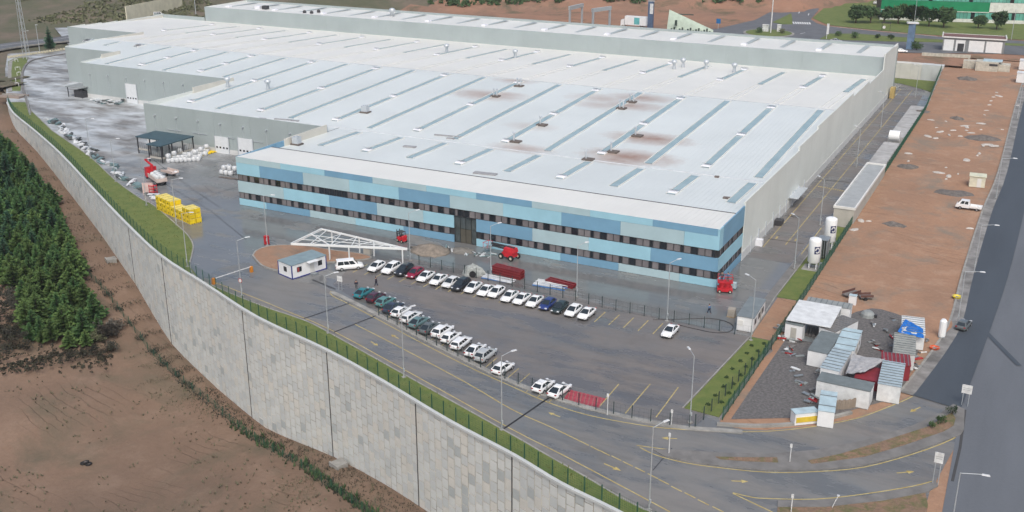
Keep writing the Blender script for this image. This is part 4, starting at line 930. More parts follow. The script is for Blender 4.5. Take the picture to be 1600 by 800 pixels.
# road barrier
a, b = G(334, 444), G(393, 425); o = thing('road_barrier', tuple(a), 'white road barrier with orange posts across the drive by the cabin', 'barrier', None, math.atan2(b.y - a.y, b.x - a.x)); L = (b - a).length; ORG = M('barrier_orange', (.55, .2, .02), .5)
MB().box((0, 0, 0), (.5, .5, 1.15), top=(.9, .9)).build('post', ORG, o); MB().box((L, 0, 0), (.5, .5, 1.1), top=(.9, .9)).build('post', ORG, o); MB().beam((0, 0, 1.0), (L, 0, 1.05), .1, .12).build('boom', WHT, o)
# red bin, sign boards
g = G(417, 382); o = thing('red_cabinet', tuple(g), 'red upright cabinet beside the lamp post at the soil circle', 'cabinet'); RD = M('signal_red', (.5, .02, .03), .4); MB().box((0, 0, .1), (.85, .6, 1.7)).build('body', RD, o); MB().box((0, 0, 0), (.9, .7, .1)).build('base', FRAME, o); MB().box((0, -.31, .3), (.7, .03, 1.4)).build('door', M('deep_red', (.4, .015, .02), .4), o)
def board(px, py, label, h=2.6, w=1.1, bh=1.0, z=0.0, az=0.0):
    g = G(px, py, z); o = thing('sign_board', tuple(g), label, 'sign', None, az)
    for s in (-1, 1): MB().tube((s * w * .3, 0, 0), (s * w * .3, 0, h), .05, n=6).build('post', POLE, o)
    MB().box((0, -.07, h - bh), (w, .05, bh)).build('panel', WHT, o); MB().box((0, -.1, h - bh * .4), (w * .8, .012, .05)).box((0, -.1, h - bh * .6), (w * .7, .012, .05)).build('lettering', STEEL, o)
board(532, 453, 'white notice board on two posts at the car park entrance'); board(1507, 634, 'white notice board at the mouth of the upper drive', 3.2, 1.3, 1.3); board(1461, 757, 'white notice board at the mouth of the lower drive', 4.4, 1.0, 1.4)
def marker(px, py, label, h=2.4):
    g = G(px, py); o = thing('marker_post', tuple(g), label, 'post', 'slim white marker posts'); MB().tube((0, 0, 0), (0, 0, h), .06, n=6).build('pole', WHT, o); MB().box((0, -.06, h - .5), (.3, .03, .5)).build('plate', WHT, o)
marker(949, 648, 'slim white marker post beside the red hatching', 3.2); marker(1049, 665, 'slim white marker post at the car park kerb corner'); marker(1045, 709, 'slim white marker post at the tip of the traffic island', 3.0); marker(1234, 722, 'slim white marker post in the middle of the traffic island', 2.6); marker(1236, 800, 'slim white marker post at the corner soil')
g = G(1300, 795); o = thing('bollard_light', tuple(g), 'leaning white post lying at the corner soil edge', 'post'); MB().tube((0, 0, .2), (.5, .2, 1.8), .05, n=6).build('pole', WHT, o); MB().box((.5, .2, 1.75), (.3, .2, .12)).build('head', HEAD, o)
# ------------------------------------------------------------------ site huts and containers
CORR = lambda n, c: M('corrugated_' + n, c, .55, .14, .9)
C_WH, C_GR, C_LB, C_PB, C_RED, C_BRN, C_SL = CORR('white', (.62, .64, .65)), CORR('grey', (.25, .27, .27)), CORR('light_blue', (.38, .49, .54)), CORR('pale_blue', (.34, .42, .47)), CORR('red', (.22, .025, .035)), CORR('brown', (.17, .16, .155)), CORR('slate', (.15, .175, .18))
C_RIB = CORR('rib_dark', (.16, .18, .19))  # one dark grey for all roof ribs
def CZ(X, Y, z): return G(1200 + X / 3.635, 450 + Y / 3.635, z)
def hut(q, zt, wm, rm, name, label, cat='container', ribs=8, win=(), door=None, open_=False):
    P = [CZ(x, y, zt) for x, y in q]; c = sum(P, Vector()) / 4; c.z = 0
    # order so that the edge 0-1 is the first one listed; make it a true rectangle about its centre
    u = ((P[1] - P[0]) + (P[2] - P[3])) / 2; v = ((P[3] - P[0]) + (P[2] - P[1])) / 2; ang = math.atan2(u.y, u.x); w = u.length; uu = u.normalized(); vv = Vector((-uu.y, uu.x, 0)); dpt = abs(v.dot(vv))
    o = thing(name, tuple(c), label, cat, None, ang)
    if open_:
        for sx in (-1, 1):
            for sy_ in (-1, 1): MB().box((sx * (w / 2 - .1), sy_ * (dpt / 2 - .1), 0), (.12, .12, zt - .1)).build('post', STEEL, o)
    else: MB().box((0, 0, .1), (w, dpt, zt - .22)).build('wall', wm, o)
    ro_ = MB().box((0, 0, zt - .12), (w + .12, dpt + .12, .1)).build('roof', rm, o)
    if ribs:
        q2 = MB()
        for k in range(ribs):
            if w > dpt: q2.box((-w / 2 + w * (k + .5) / ribs, 0, zt - .02), (.1, dpt + .1, .08))
            else: q2.box((0, -dpt / 2 + dpt * (k + .5) / ribs, zt - .02), (w + .1, .1, .08))
        q2.build('rib', C_RIB, ro_)
    MB().box((0, 0, -.05), (w - .15, dpt - .15, .16)).build('base_frame', STEEL, o)
    for e, t in win:
        cx, cy_, dx, dy = ((t - .5) * w, -dpt / 2, .9, .08) if e == 0 else (w / 2, (t - .5) * dpt, .08, .9) if e == 1 else ((t - .5) * w, dpt / 2, .9, .08) if e == 2 else (-w / 2, (t - .5) * dpt, .08, .9)
        wo = MB().box((cx, cy_, 1.15), (dx, dy, .85)).build('window', CAPM, o); MB().box((cx, cy_, 1.22), (dx * .85 if dx > .1 else .1, dy * .85 if dy > .1 else .1, .7)).build('pane', GLASSD, wo)
    if door is not None:
        e, t = door; cx, cy_, dx, dy = ((t - .5) * w, -dpt / 2, .9, .09) if e == 0 else (w / 2, (t - .5) * dpt, .09, .9)
        do = MB().box((cx, cy_, .1), (dx, dy, 2.0)).build('door', BEI, o); MB().box((cx + .0, cy_ - (.03 if e == 0 else 0), 1.05), (.16 if e == 0 else .13, .13, .06)).build('handle', STEEL, do)
    return o
hut([(215, 75), (470, 118), (480, 88), (235, 50)], 2.8, CABW, C_GR, 'site_hut', 'grey-roofed long hut behind the white sheet roof', 'hut', 8)
hut([(120, 172), (330, 228), (440, 102), (165, 72)], 3.1, CABW, C_WH, 'sheet_roof', 'white sheet roof on posts over the site store', 'canopy', 0, open_=True)
hut([(105, 200), (205, 215), (208, 198), (112, 172)], 2.7, CABW, C_SL, 'site_hut', 'narrow white hut with shelves under the white sheet roof', 'hut', 0, door=(0, .5))
hut([(325, 232), (412, 256), (484, 176), (392, 140)], 2.8, CABW, C_BRN, 'site_hut', 'brown-roofed hut between the white sheet roof and the light blue container', 'hut', 9)
hut([(228, 350), (338, 372), (410, 262), (302, 240)], 2.6, CABW, C_SL, 'site_hut', 'dark grey flat-roofed hut with white front', 'hut', 0)
hut([(370, 330), (470, 352), (553, 242), (437, 226)], 2.7, CABW, C_LB, 'site_container', 'smooth light blue roofed cabin with white window side', 'container', 3, win=((1, .3), (1, .7)), door=(1, .5))
hut([(300, 450), (415, 470), (468, 356), (372, 332)], 2.7, CABW, C_PB, 'site_container', 'pale blue ribbed container behind the long grey one', 'container', 7)
hut([(282, 520), (580, 588), (605, 535), (302, 475)], 2.9, C_WH, C_SL, 'site_container', 'long white container with dark roof nearest the drive', 'container', 0)
hut([(612, 538), (745, 556), (790, 432), (668, 408)], 2.8, C_WH, C_PB, 'site_container', 'pale ribbed container with plain white end nearest the drive mouth', 'container', 9)
hut([(640, 420), (800, 440), (815, 380), (655, 362)], 2.6, C_RED, C_RED, 'site_container', 'dark red container behind the pale ribbed one', 'container', 7)
hut([(690, 360), (812, 378), (862, 270), (742, 255)], 2.6, C_WH, CORR('stone', (.3, .31, .29)), 'site_container', 'stone grey corrugated container behind the red one', 'container', 9)
bt = hut([(738, 245), (880, 265), (900, 170), (785, 158)], 2.7, C_WH, C_WH, 'site_container', 'white ribbed container half under a blue tarpaulin', 'container', 8)
hut([(285, 690), (372, 705), (400, 592), (305, 580)], 2.5, CABW, C_LB, 'tool_shed', 'small pale shed against the long white container', 'shed', 2)
kb = hut([(150, 715), (272, 700), (278, 672), (140, 683)], 1.9, CABW, C_LB, 'kiosk_box', 'yellow fronted box with pale roof beside the drive kerb', 'box', 0)
MB().box((0, min(v.co.y for c_ in kb.children for v in c_.data.vertices) - .0, .5), (max(v.co.x for v in kb.children[0].data.vertices) * 1.9, .06, .75)).build('front_panel', M('yellow_panel', (.6, .44, .05), .5), kb)
ctr = hut([(470, 500), (615, 530), (660, 458), (540, 440)], 1.7, C_RED, C_RED, 'site_container', 'low red roof between the pale ribbed containers', 'container', 0)
# tarpaulins (creased sheets)
def tarp(q, zs, m, label, sag=.35, n=9):
    P = [CZ(x, y, z) for (x, y), z in zip(q, zs)]; c = sum(P, Vector()) / 4; mb = MB(); c.z = 0
    for j in range(n + 1):
        for i in range(n + 1):
            u, v = i / n, j / n; p = P[0].lerp(P[1], u).lerp(P[3].lerp(P[2], u), v); p.z += .06 + (fbm(i * .9 + q[0][0], j * .9, 4) - .5) * sag; mb.v.append(tuple(p - c))
    for j in range(n):
        for i in range(n): a = j * (n + 1) + i; mb.f.append((a, a + 1, a + n + 2, a + n + 1)); mb.m.append(0)
    k = len(mb.v); nf = len(mb.f); mb.v += [(x, y, z - .03) for x, y, z in mb.v]
    for f in mb.f[:nf]: mb.f.append(tuple(i + k for i in reversed(f))); mb.m.append(0)
    o = mb.build('tarpaulin', m); o.location = c; tag(o, label, 'tarpaulin'); return o
tarp([(736, 250), (885, 285), (880, 235), (778, 178)], (2.6, 2.55, 2.75, 2.75), M('tarp_blue', (.01, .14, .5), .45, .2, 2), 'bright blue tarpaulin draped over the white ribbed container')
tarp([(440, 490), (550, 480), (668, 405), (480, 380)], (2.0, 2.1, 2.7, 2.7), M('tarp_clear', (.33, .33, .34), .3, .2, 2), 'grey plastic sheet sagging over the low red roof')
g = CZ(480, 590, 0)
wf = thing('timber_screen', tuple(CZ(480, 660, 0)), 'curved timber slat screen in front of the long white container', 'fence'); pts = smooth_path([CZ(385, 690, 0), CZ(450, 688, 0), CZ(520, 670, 0), CZ(580, 640, 0)], 5)
for k, p in enumerate(pts[:-1]):
    d = pts[k + 1] - p; MB().box((p.x + d.x / 2 - wf.location.x, p.y + d.y / 2 - wf.location.y, 0), (d.length - .03, .06, 1.4 + .1 * (k % 2)), math.atan2(d.y, d.x)).build('slat', M('grey_timber', (.25, .21, .17), .9) if k == 0 else bpy.data.materials['grey_timber'], wf)
# shelves of the open store
o = thing('timber_stack', tuple(CZ(250, 260, 0)), 'dark stacked timber under the white sheet roof', 'timber')
for k in range(8): MB().box(((k % 4 - 1.5) * .5, 0, (k // 4) * .3), (.4, 3.4, .26), .03 * k).build('plank', C_BRN, o)
g = CZ(565, 160, 0); o = thing('tyre_heap', tuple(g), 'grey covered heap on the gravel behind the huts', 'heap'); MB().lathe((0, 0, 0), [(1.2, 0), (1.1, .5), (.7, .9), (.1, 1.0)], 9).build('cover', C_GR, o); MB().box((1.2, 0, 0), (.6, .5, .5)).build('weight', FRAME, o)
o = thing('wall_cabinet', tuple(CZ(478, 95, 0)), 'small white cabinet at the end of the grey-roofed hut', 'cabinet'); MB().box((0, 0, .1), (1.2, .8, 1.6)).build('body', CABW, o); MB().box((0, 0, 1.7), (1.3, .9, .1)).build('lid', C_LB, o)
g = G(1471, 527); o = thing('water_tank', tuple(g), 'upright white water tank beside the highway kerb', 'tank'); MB().lathe((0, 0, .2), [(.5, 0), (.55, .2), (.55, 2.6), (.3, 2.9)], 12).build('shell', TANKW, o); MB().box((0, 0, 0), (1, 1, .2)).build('base', STEEL, o)
for i, (x, y, c, t) in enumerate(((1460, 546, (.6, .08, .01), 'orange bucket on the soil beside the upright water tank'), (1495, 466, (.7, .55, .02), 'yellow basin on the soil at the highway kerb'))):
    g = G(x, y, z_lot); o = thing('basin', tuple(g), t, 'basin'); m_ = M('basin_%d' % i, c, .5); MB().lathe((0, 0, 0), [(.5, 0), (.8, .4), (.7, .4), (.45, .1)], 12).build('bowl', m_, o); MB().tube((-.8, 0, .42), (.8, 0, .42), .03, n=5).build('handle', STEEL, o)

# clutter round the huts
for i in range(46):
    X_, Y_ = random.choice(((random.uniform(60, 230), random.uniform(270, 480)), (random.uniform(560, 730), random.uniform(120, 360)), (random.uniform(830, 900), random.uniform(230, 520)), (random.uniform(150, 300), random.uniform(480, 660)), (random.uniform(60, 130), random.uniform(230, 300)))); g = CZ(X_, Y_, 0)
    o = thing('clutter_pile', (g.x, g.y, .01), 'small heap of site clutter lying around the huts', 'debris', 'clutter around the site huts', random.random() * 6)
    for k in range(random.randint(2, 4)): MB().box((random.uniform(-.4, .4), random.uniform(-.4, .4), .12 * k), (random.uniform(.3, 1.5), random.uniform(.12, .6), .14), random.random() * 3).build('piece', (C_BRN, STEEL, C_WH, C_GR, LAMPR)[random.choice((0, 0, 1, 2, 3, 3, 0, 1, 4))], o)
# ------------------------------------------------------------------ dirt lot: hut, pickup, rubble
g = G(1526, 290, z_lot); o = thing('site_hut', tuple(g), 'small cream hut alone on the dirt lot', 'hut', None, R(4)); MB().box((0, 0, 0), (3.3, 2.8, 2.4)).build('wall', M('cream_board', (.62, .6, .48), .6), o); MB().box((0, 0, 2.4), (3.6, 3.2, .14)).build('roof', M('cream_roof', (.6, .6, .46), .5), o); do = MB().box((.4, -1.42, 0), (.9, .06, 2)).build('door', CAPM, o)
g = G(1513, 327, z_lot); o = thing('pickup_truck', tuple(g), 'white double cab pickup standing on the dirt lot', 'pickup', None, R(178))
MB().loft([[(x, -.85, .45), (x, .85, .45), (x, .88, h), (x, -.88, h)] for x, h in ((.35, 1.15), (1.9, 1.15), (2.45, 1.05), (2.55, .7))]).build('body', PAINT['white'], o)
B = [(.35, -.85, 1.1), (2.3, -.82, 1.1), (2.3, .82, 1.1), (.35, .85, 1.1)]; T = [(.45, -.7, 1.95), (1.6, -.7, 1.95), (1.6, .7, 1.95), (.45, .7, 1.95)]
B = [(-.15, -.85, 1.1), (2.3, -.82, 1.1), (2.3, .82, 1.1), (-.15, .85, 1.1)]; T = [(-.05, -.7, 1.95), (1.6, -.7, 1.95), (1.6, .7, 1.95), (-.05, .7, 1.95)]
MB().loft([B, T]).box((.1, 0, .45), (.5, 1.7, .68)).build('cab', PAINT['white'], o)
q = MB(); quad_on(q, [B[1], B[2], T[2], T[1]], (.06, .94, .1, .92)); q.build('windscreen', CARG, o)
for f, fl in (([B[0], B[1], T[1], T[0]], 1), ([B[2], B[3], T[3], T[2]], 0)):
    for u in ((.1, .42), (.48, .8)):
        q = MB(); quad_on(q, f, ((u[0], u[1]) if fl else (1 - u[1], 1 - u[0])) + (.15, .88)); q.build('side_window', CARG, o)
MB().box((-1.4, 0, .55), (2.4, 1.75, .12)).build('bed', PAINT['pearl'], o)
for c, d in (((-1.4, .86, .65), (2.4, .06, .38)), ((-1.4, -.86, .65), (2.4, .06, .38)), ((-2.6, 0, .65), (.06, 1.75, .38))): MB().box(c, d).build('drop_side', PAINT['white'], o)
for x in (-1.7, 1.6):
    for s in (-1, 1): a = MB().tube((0, -.1, 0), (0, .1, 0), .34, n=14).build('wheel', TYRE, o, loc=(x, s * .78, .34)); MB().tube((0, -.115, 0), (0, .115, 0), .2, n=10).build('rim', RIM, a)
car('hatchback', 'grey', tuple(G(1505, 512, .03)), R(80), 'small dark grey car parked on the highway shoulder beside the dirt lot')
RUB = M('pale_rubble', (.46, .43, .4), .9, .2, 2, bump=.3); GH = M('grey_spoil', (.14, .125, .115), .95, .3, 1.5, bump=.5)
def lumpy(r, h, n, seed, m, name):
    rr = random.Random(seed); q = MB(); rings = []
    ph = [rr.uniform(.7, 1.2) for _ in range(n)]
    for f, z in ((1, -.1), (.9, h * .3), (.62, h * .75), (.25, h)): rings.append([(r * f * ph[k] * math.cos(2 * math.pi * k / n), r * f * ph[k] * .75 * math.sin(2 * math.pi * k / n), z * rr.uniform(.8, 1.15)) for k in range(n)])
    q.loft(rings); return q.mesh(name, m)
RM = [lumpy(.9, .18, 7, s, RUB, 'rubble_piece') for s in range(5)]
rp = [(1450, 213), (1462, 216), (1470, 206), (1483, 211), (1490, 204), (1500, 213), (1510, 204), (1518, 208), (1511, 199), (1533, 203), (1544, 226), (1553, 228), (1536, 228), (1478, 190), (1463, 200), (1468, 270), (1478, 262), (1483, 275), (1497, 272), (1527, 243), (1530, 240), (1510, 250), (1560, 150), (1557, 145), (1552, 152), (1548, 158), (1546, 164), (1541, 173), (1538, 180), (1455, 188), (1532, 193), (1566, 203), (1550, 217), (1508, 197), (1420, 240), (1419, 252), (1590, 165), (1478, 280), (1515, 357), (1345, 345), (1358, 346), (1335, 359)]
for i, (x, y) in enumerate(rp):
    g = G(x, y, z_lot); o = link('broken_slab', RM[i % 5], None, (g.x, g.y, g.z + .05), random.uniform(0, 6)); k = random.uniform(.6, 1.9); o.scale = (k, k * .7, 1); tag(o, 'flat pale rubble fragment scattered on the dirt lot', 'rubble', 'rubble fragments on the dirt lot')
for i, (x, y, r, h, t) in enumerate(((1535, 216, 4.2, .6, 'dark grey spoil heap in the far part of the dirt lot'), (1420, 261, 2.6, .6, 'grey stone heap on the dirt lot behind the service building'), (1395, 351, 2.4, .5, 'grey mortar patch heap in the middle of the dirt lot'), (1488, 302, 4.2, .35, 'brown-grey flat heap near the cream hut'), (1510, 124, 3.4, .8, 'dark brushwood heap below the upper huts'), (1440, 175, 2.5, .5, 'grey rubble heap at the upper left of the lot'), (1495, 186, 2, .7, 'small dark rubble cone in the upper lot'))):
    g = G(x, y, z_lot); o = thing('spoil_heap', tuple(g), t, 'heap', 'spoil heaps on the dirt lot'); link('mound', lumpy(r, h, 11, 20 + i, GH, 'mound'), o); link('crest', lumpy(r * .4, h * 1.25, 8, 40 + i, GH, 'crest'), o)
for i, (x, y) in enumerate(((1330, 463), (1352, 468))):
    g = G(x, y); o = thing('scrap_trailer', tuple(g), ('rusty brown scrap trailer behind the huts' if i == 0 else 'rusty scrap frame next to the trailer behind the huts'), 'trailer', None, R(60 - 30 * i)); MB().box((0, 0, .5), (3.2 - i, 1.4, .15)).build('bed', C_BRN, o); MB().box((0, .65, .65), (3.2 - i, .08, .4)).box((0, -.65, .65), (3.2 - i, .08, .4)).build('side', CORR('rust%d' % i, (.12, .06, .05)), o)
    for s in (-1, 1): MB().tube((-.3, s * .75, .35), (-.3, s * .9, .35), .35, n=12).build('wheel', TYRE, o)

# ------------------------------------------------------------------ truss canopy in front of the office
TW = M('truss_white', (.72, .74, .74), .4, .04, 1); zt = 3.0
A, Bq, Cq = G(455, 381, zt), G(503, 358, zt), G(636, 389, zt); o = thing('steel_canopy', (A.x, A.y, 0), 'bare white steel triangular canopy frame beside the soil circle', 'canopy'); OFc = (A.x, A.y, 0)
def cb(p, q, w=.3, h=.5, n='beam'): MB().beam(p, q, w, h).build(n, TW, o, OFc)
cb(A, Cq, .22, .42); cb(A, Bq, .22, .42); cb(Bq, Cq, .22, .3)
for t in (.16, .34, .52, .72, .88): cb(A.lerp(Cq, t), Bq.lerp(Cq, max(0, t - .1)), .12, .16, 'rafter')
A2 = A.lerp(Cq, .16); cb(Bq.lerp(A, .35), A.lerp(Cq, .34), .18, .2, 'rafter'); 
for t in (.3, .6): cb(A.lerp(Bq, t), Cq.lerp(Bq, .12 + .1 * t), .09, .1, 'purlin')
for t0, t1 in ((.16, .34), (.34, .52), (.52, .72), (.72, .88)): cb(A.lerp(Cq, t0), Bq.lerp(Cq, max(0, t1 - .1)), .08, .09, 'brace')
for p in (A.lerp(Cq, .33), A.lerp(Cq, .5), A.lerp(Cq, .96), Bq.lerp(Cq, .12), Bq.lerp(Cq, .45), Bq.lerp(Cq, .62)): MB().box((p.x, p.y, 0), (.2, .2, zt - .2)).build('post', TW, o, OFc)
g = G(575, 397); o = thing('electric_box', tuple(g), 'small beige box under the right end of the steel canopy', 'box'); MB().box((0, 0, 0), (1.5, .9, 1.2)).build('body', BEI, o); MB().box((0, 0, 1.2), (1.6, 1, .08)).build('lid', C_GR, o)
# dark canopy by the hall
zc = 4.4; q = [G(217, 212, zc), G(259, 230, zc), G(298, 212, zc), G(242, 204, zc)]; x0, x1, y0, y1 = -208.5, -195.2, 189.8, 201.3
o = thing('loading_canopy', (x0, y0, 0), 'dark teal roofed loading canopy in front of the grey hall', 'canopy'); DT = M('canopy_teal', (.045, .085, .105), .55, .12, .6)
MB().prism([(0, 4.5, 0), (0, 11.5, 0), (13.3, 11.5, 0), (13.3, -.3, 0), (8.5, -.3, 0), (8.5, 4.5, 0)], 4.25, 4.5).build('roof', DT, o)
for x, y in ((.3, 4.8), (.3, 11.2), (4.5, 4.8), (4.5, 11.2), (8.8, .1), (13, .1), (13, 3.8), (13, 7.5), (13, 11.2), (8.8, 4.6)): MB().box((x, y, 0), (.25, .25, 4.25)).build('post', FRAME, o)
MESH = M('canopy_mesh', (.13, .13, .12), .7)
for a, b in (((8.8, .1), (13, .1)), ((13, .1), (13, 3.8)), ((13, 3.8), (13, 7.5)), ((13, 7.5), (13, 11.2)), ((.3, 4.8), (4.5, 4.8))):
    for k in range(7): t = k / 6; MB().box((a[0] + (b[0] - a[0]) * t, a[1] + (b[1] - a[1]) * t, .1), (.06, .06, 2.9)).build('bar', MESH, o)
    MB().beam((a[0], a[1], 1.2), (b[0], b[1], 1.2), .08, .5).build('rail', BEI, o)

# ------------------------------------------------------------------ crates, bags and scrap in the yard
YC = M('crate_yellow', (.72, .52, .012), .5, .1, 2, rnd=.12); YC2 = M('crate_yellow_pale', (.76, .62, .16), .5, .1, 2); BK = M('strap_black', (.02, .02, .02), .6)
cme = [('body', MB().box((0, 0, .14), (1.5, 1.2, .86)).mesh('body', YC)), ('lid', MB().box((0, 0, 1.0), (1.52, 1.22, .06)).mesh('lid', YC2)), ('base', MB().box((0, 0, 0), (1.5, .2, .13)).box((0, .5, 0), (1.5, .16, .13)).box((0, -.5, 0), (1.5, .16, .13)).mesh('base', YC)), ('strap', MB().box((.3, 0, .13), (.06, 1.24, .95)).box((-.35, -.605, .3), (.3, .02, .35)).mesh('strap', BK))]
a, b = G(252, 328), G(302, 350); d = (b - a); L = d.length; d.normalize(); nn = Vector((-d.y, d.x, 0)); n = int(L / 1.62); ang = math.atan2(d.y, d.x)
for i in range(n + 1):
    for j in range(2):
        hh = 3 if i < n * .42 else 2 if i < n * .7 else 3 if i > n * .8 else 2
        if j == 1 and i in (int(n * .5), int(n * .55)): hh = 2
        for k in range(hh):
            p = a + d * (1.62 * i) + nn * (1.3 * j + random.uniform(-.06, .06)); o = thing('yellow_crate', (p.x, p.y, 1.07 * k), '%s crate in the yellow crate stacks on the verge edge' % ('topmost yellow' if k == hh - 1 else 'lower yellow'), 'crate', 'yellow crates stacked at the verge', ang + random.uniform(-.04, .04))
            for nme, me in cme: link(nme, me, o)
def bag_mesh(seed, s=1.1):
    r = random.Random(seed); n = 10; rg = []
    for f, z in ((.8, 0), (1, .15), (1.06, .5), (1.0, .85), (.7, 1.02), (.2, 1.06)): rg.append([(s * .5 * f * math.copysign(abs(math.cos(t)) ** .6, math.cos(t)) * r.uniform(.95, 1.05), s * .5 * f * math.copysign(abs(math.sin(t)) ** .6, math.sin(t)) * r.uniform(.95, 1.05), z * s) for t in (2 * math.pi * (k + .5) / n for k in range(n))])
    return MB().loft(rg).mesh('bag', M('bag_white_%d' % seed, (.56, .58, .6), .6, .1, 2), smooth=True)
BG = [bag_mesh(s) for s in range(4)]
loopm = MB().path([(-.3, 0, 1.05), (-.25, 0, 1.3), (.25, 0, 1.3), (.3, 0, 1.05)], .03, 5).mesh('lifting_loop', STEEL)
def bag(p, z, label, group):
    o = thing('bulk_bag', (p.x, p.y, z), label, 'bag', group, random.uniform(-.2, .2)); link('sack', BG[random.randrange(4)], o); link('lifting_loop', loopm, o)
a = G(262, 252); b = G(322, 251); 
for i in range(9):
    for j in range(4):
        p = G(264 + 6.6 * i + 2.2 * j, 254 - 4.1 * j - .35 * i)
        if (i, j) in ((8, 0), (0, 3), (8, 1)): continue
        bag(p, 0, 'white bulk bag standing in the block beside the dark canopy', 'white bulk bags beside the dark canopy')
        if (i * 7 + j * 3) % 5 == 0: bag(p, 1.15, 'white bulk bag on top of the block beside the dark canopy', 'upper white bulk bags beside the dark canopy')
for i in range(7):
    p = G(302 + 5.2 * i, 246 - 1.3 * i); o = thing('yellow_pipe_bundle', (p.x, p.y + 1.5, 0), 'low yellow bundle lying along the grey hall wall', 'bundle', 'yellow bundles along the hall wall', .1 * (i % 3))
    for k in range(4): MB().tube((-1, -.3 + .2 * k, .15 + .12 * (k % 2)), (1, -.3 + .2 * k, .15 + .12 * (k % 2)), .12, n=6).build('pipe', YC, o)
for i, (dx, dy, z) in enumerate(((0, 0, 0), (1.3, 0, 0), (2.6, .1, 0), (0, 1.3, 0), (1.3, 1.4, 0), (2.6, 1.3, 0), (.6, .2, 1.1), (1.9, .6, 1.1), (1.2, 1.2, 1.1), (3.4, .8, 1.1))):
    p = G(347, 272) + Vector((dx, dy, 0)); bag(p, z, 'white wrapped bale by the left end of the office', 'white bales by the left office end')
for i in range(3): p = G(353, 277) + Vector((1.3 * i, -.6, 0)); o = thing('rebar_bundle', tuple(p), 'rusty bar bundle at the left office corner', 'bundle', 'rusty bundles at the office corner', .2); [MB().tube((-1.5, .12 * k, .1), (1.5, .12 * k, .1), .05, n=5).build('bar', RUST, o) for k in range(5)]
SCR = [('pale metal sheet', M('scrap_pale', (.5, .53, .55), .4, .15, 2)), ('dark scrap frame', M('scrap_dark', (.09, .1, .1), .6)), ('teal scrap panel', M('scrap_teal', (.16, .24, .25), .5)), ('white foam board', M('scrap_white', (.66, .68, .7), .6))]
spath = GP([(66, 188), (90, 208), (120, 232), (150, 258), (175, 278), (200, 297), (225, 312), (236, 316)]); spts = resample(spath, 1.55)
for i, p in enumerate(spts):
    kk = random.randrange(4); nm, m_ = SCR[kk]; dd = spts[min(i + 1, len(spts) - 1)] - spts[max(i - 1, 0)]; nn = Vector((-dd.y, dd.x, 0)).normalized(); p = p + nn * random.uniform(1.0, 3.6); ang = math.atan2(dd.y, dd.x) + random.uniform(-.7, .7)
    o = thing('scrap_pile', tuple(p), '%s lying in the long scrap row beside the verge' % nm, 'scrap', 'scrap row beside the verge, ' + nm, ang)
    for k in range(random.randint(2, 4)): MB().box((random.uniform(-.3, .3), random.uniform(-.25, .25), .02 + .2 * k), (random.uniform(1.2, 3.2), random.uniform(.3, 1.1), .16), random.uniform(-.3, .3)).build('piece', m_, o)
for i, (x, y) in enumerate(((150, 160), (157, 161), (163, 162), (169, 161), (176, 162), (183, 163), (190, 160))):
    p = G(x, y); o = thing('scrap_pile', tuple(p), 'metal offcut heap against the second grey hall front', 'scrap', 'offcut heaps against the grey hall', i * .7)
    for k in range(4): MB().box((random.uniform(-.6, .6), random.uniform(-.6, .6), .3 * k), (random.uniform(.8, 2), random.uniform(.4, 1.2), .28), random.random() * 3).build('piece', SCR[(i + k) % 4][1], o)
p = G(120, 152); o = thing('dark_shelter', tuple(p), 'dark open shelter at the foot of the far grey hall', 'shelter'); MB().box((0, 2, 3.2), (7, 6, .25)).build('roof', C_GR, o); [MB().box((x, y, 0), (.2, .2, 3.2)).build('post', FRAME, o) for x in (-3, 3) for y in (-.5, 4.5)]; MB().box((1, 2, 0), (4, 4, 2.2)).build('store', FRAME, o)
p = G(232, 303); o = thing('pink_board', tuple(p), 'pale pink board leaning beside the red crate', 'board', None, R(30)); MB().box((0, 0, 0), (2.4, .15, 2.6)).build('sheet', M('pink', (.55, .42, .4), .6), o); MB().beam((0, .1, 1.6), (0, 1.4, 0), .1, .1).build('prop', STEEL, o)
p = G(240, 303); o = thing('red_rack', tuple(p), 'red tubular rack beside the crane lorry', 'rack'); [MB().box((x, y, 0), (.1, .1, 2.2)).build('post', RD, o) for x in (-.7, .7) for y in (-.5, .5)]; [MB().box((0, 0, .5 + .7 * k), (1.5, 1.1, .08)).build('shelf', RD, o) for k in range(3)]
# crane lorry
a, b = G(254, 291), G(219, 265); d = b - a; ang = math.atan2(d.y, d.x); o = thing('crane_lorry', (a.x, a.y, 0), 'red crane lorry with white bags on its pale flatbed', 'lorry', None, ang); L = min(d.length, 10.5); LC = M('lorry_cream', (.55, .46, .42), .6)
MB().box((3.4, 0, .95), (6.8, 2.45, .15)).build('flatbed', LC, o)
for c, dd in (((3.4, 1.2, 1.1), (6.8, .08, .75)), ((3.4, -1.2, 1.1), (6.8, .08, .75)), ((0, 0, 1.1), (.08, 2.4, .75))): MB().box(c, dd).build('drop_side', LC, o)
MB().loft([[(7.7, -1.2, .5), (7.7, 1.2, .5), (7.7, 1.2, 2.9), (7.7, -1.2, 2.9)], [(9.2, -1.2, .5), (9.2, 1.2, .5), (9.2, 1.15, 2.7), (9.2, -1.15, 2.7)], [(9.6, -1.15, .5), (9.6, 1.15, .5), (9.6, 1.1, 1.7), (9.6, -1.1, 1.7)]]).build('cab', RD, o)
MB().box((9.45, 0, 1.8), (.3, 2.0, .75)).build('windscreen', CARG, o); MB().box((4.6, 0, .55), (9, .9, .35)).build('chassis', FRAME, o)
MB().box((7.15, 0, 1), (.5, .6, 2.6)).beam((7.15, 0, 3.5), (8.8, .9, 4.6), .3, .35).beam((8.8, .9, 4.6), (7.2, .2, 5.2), .22, .28).build('crane', RD, o)
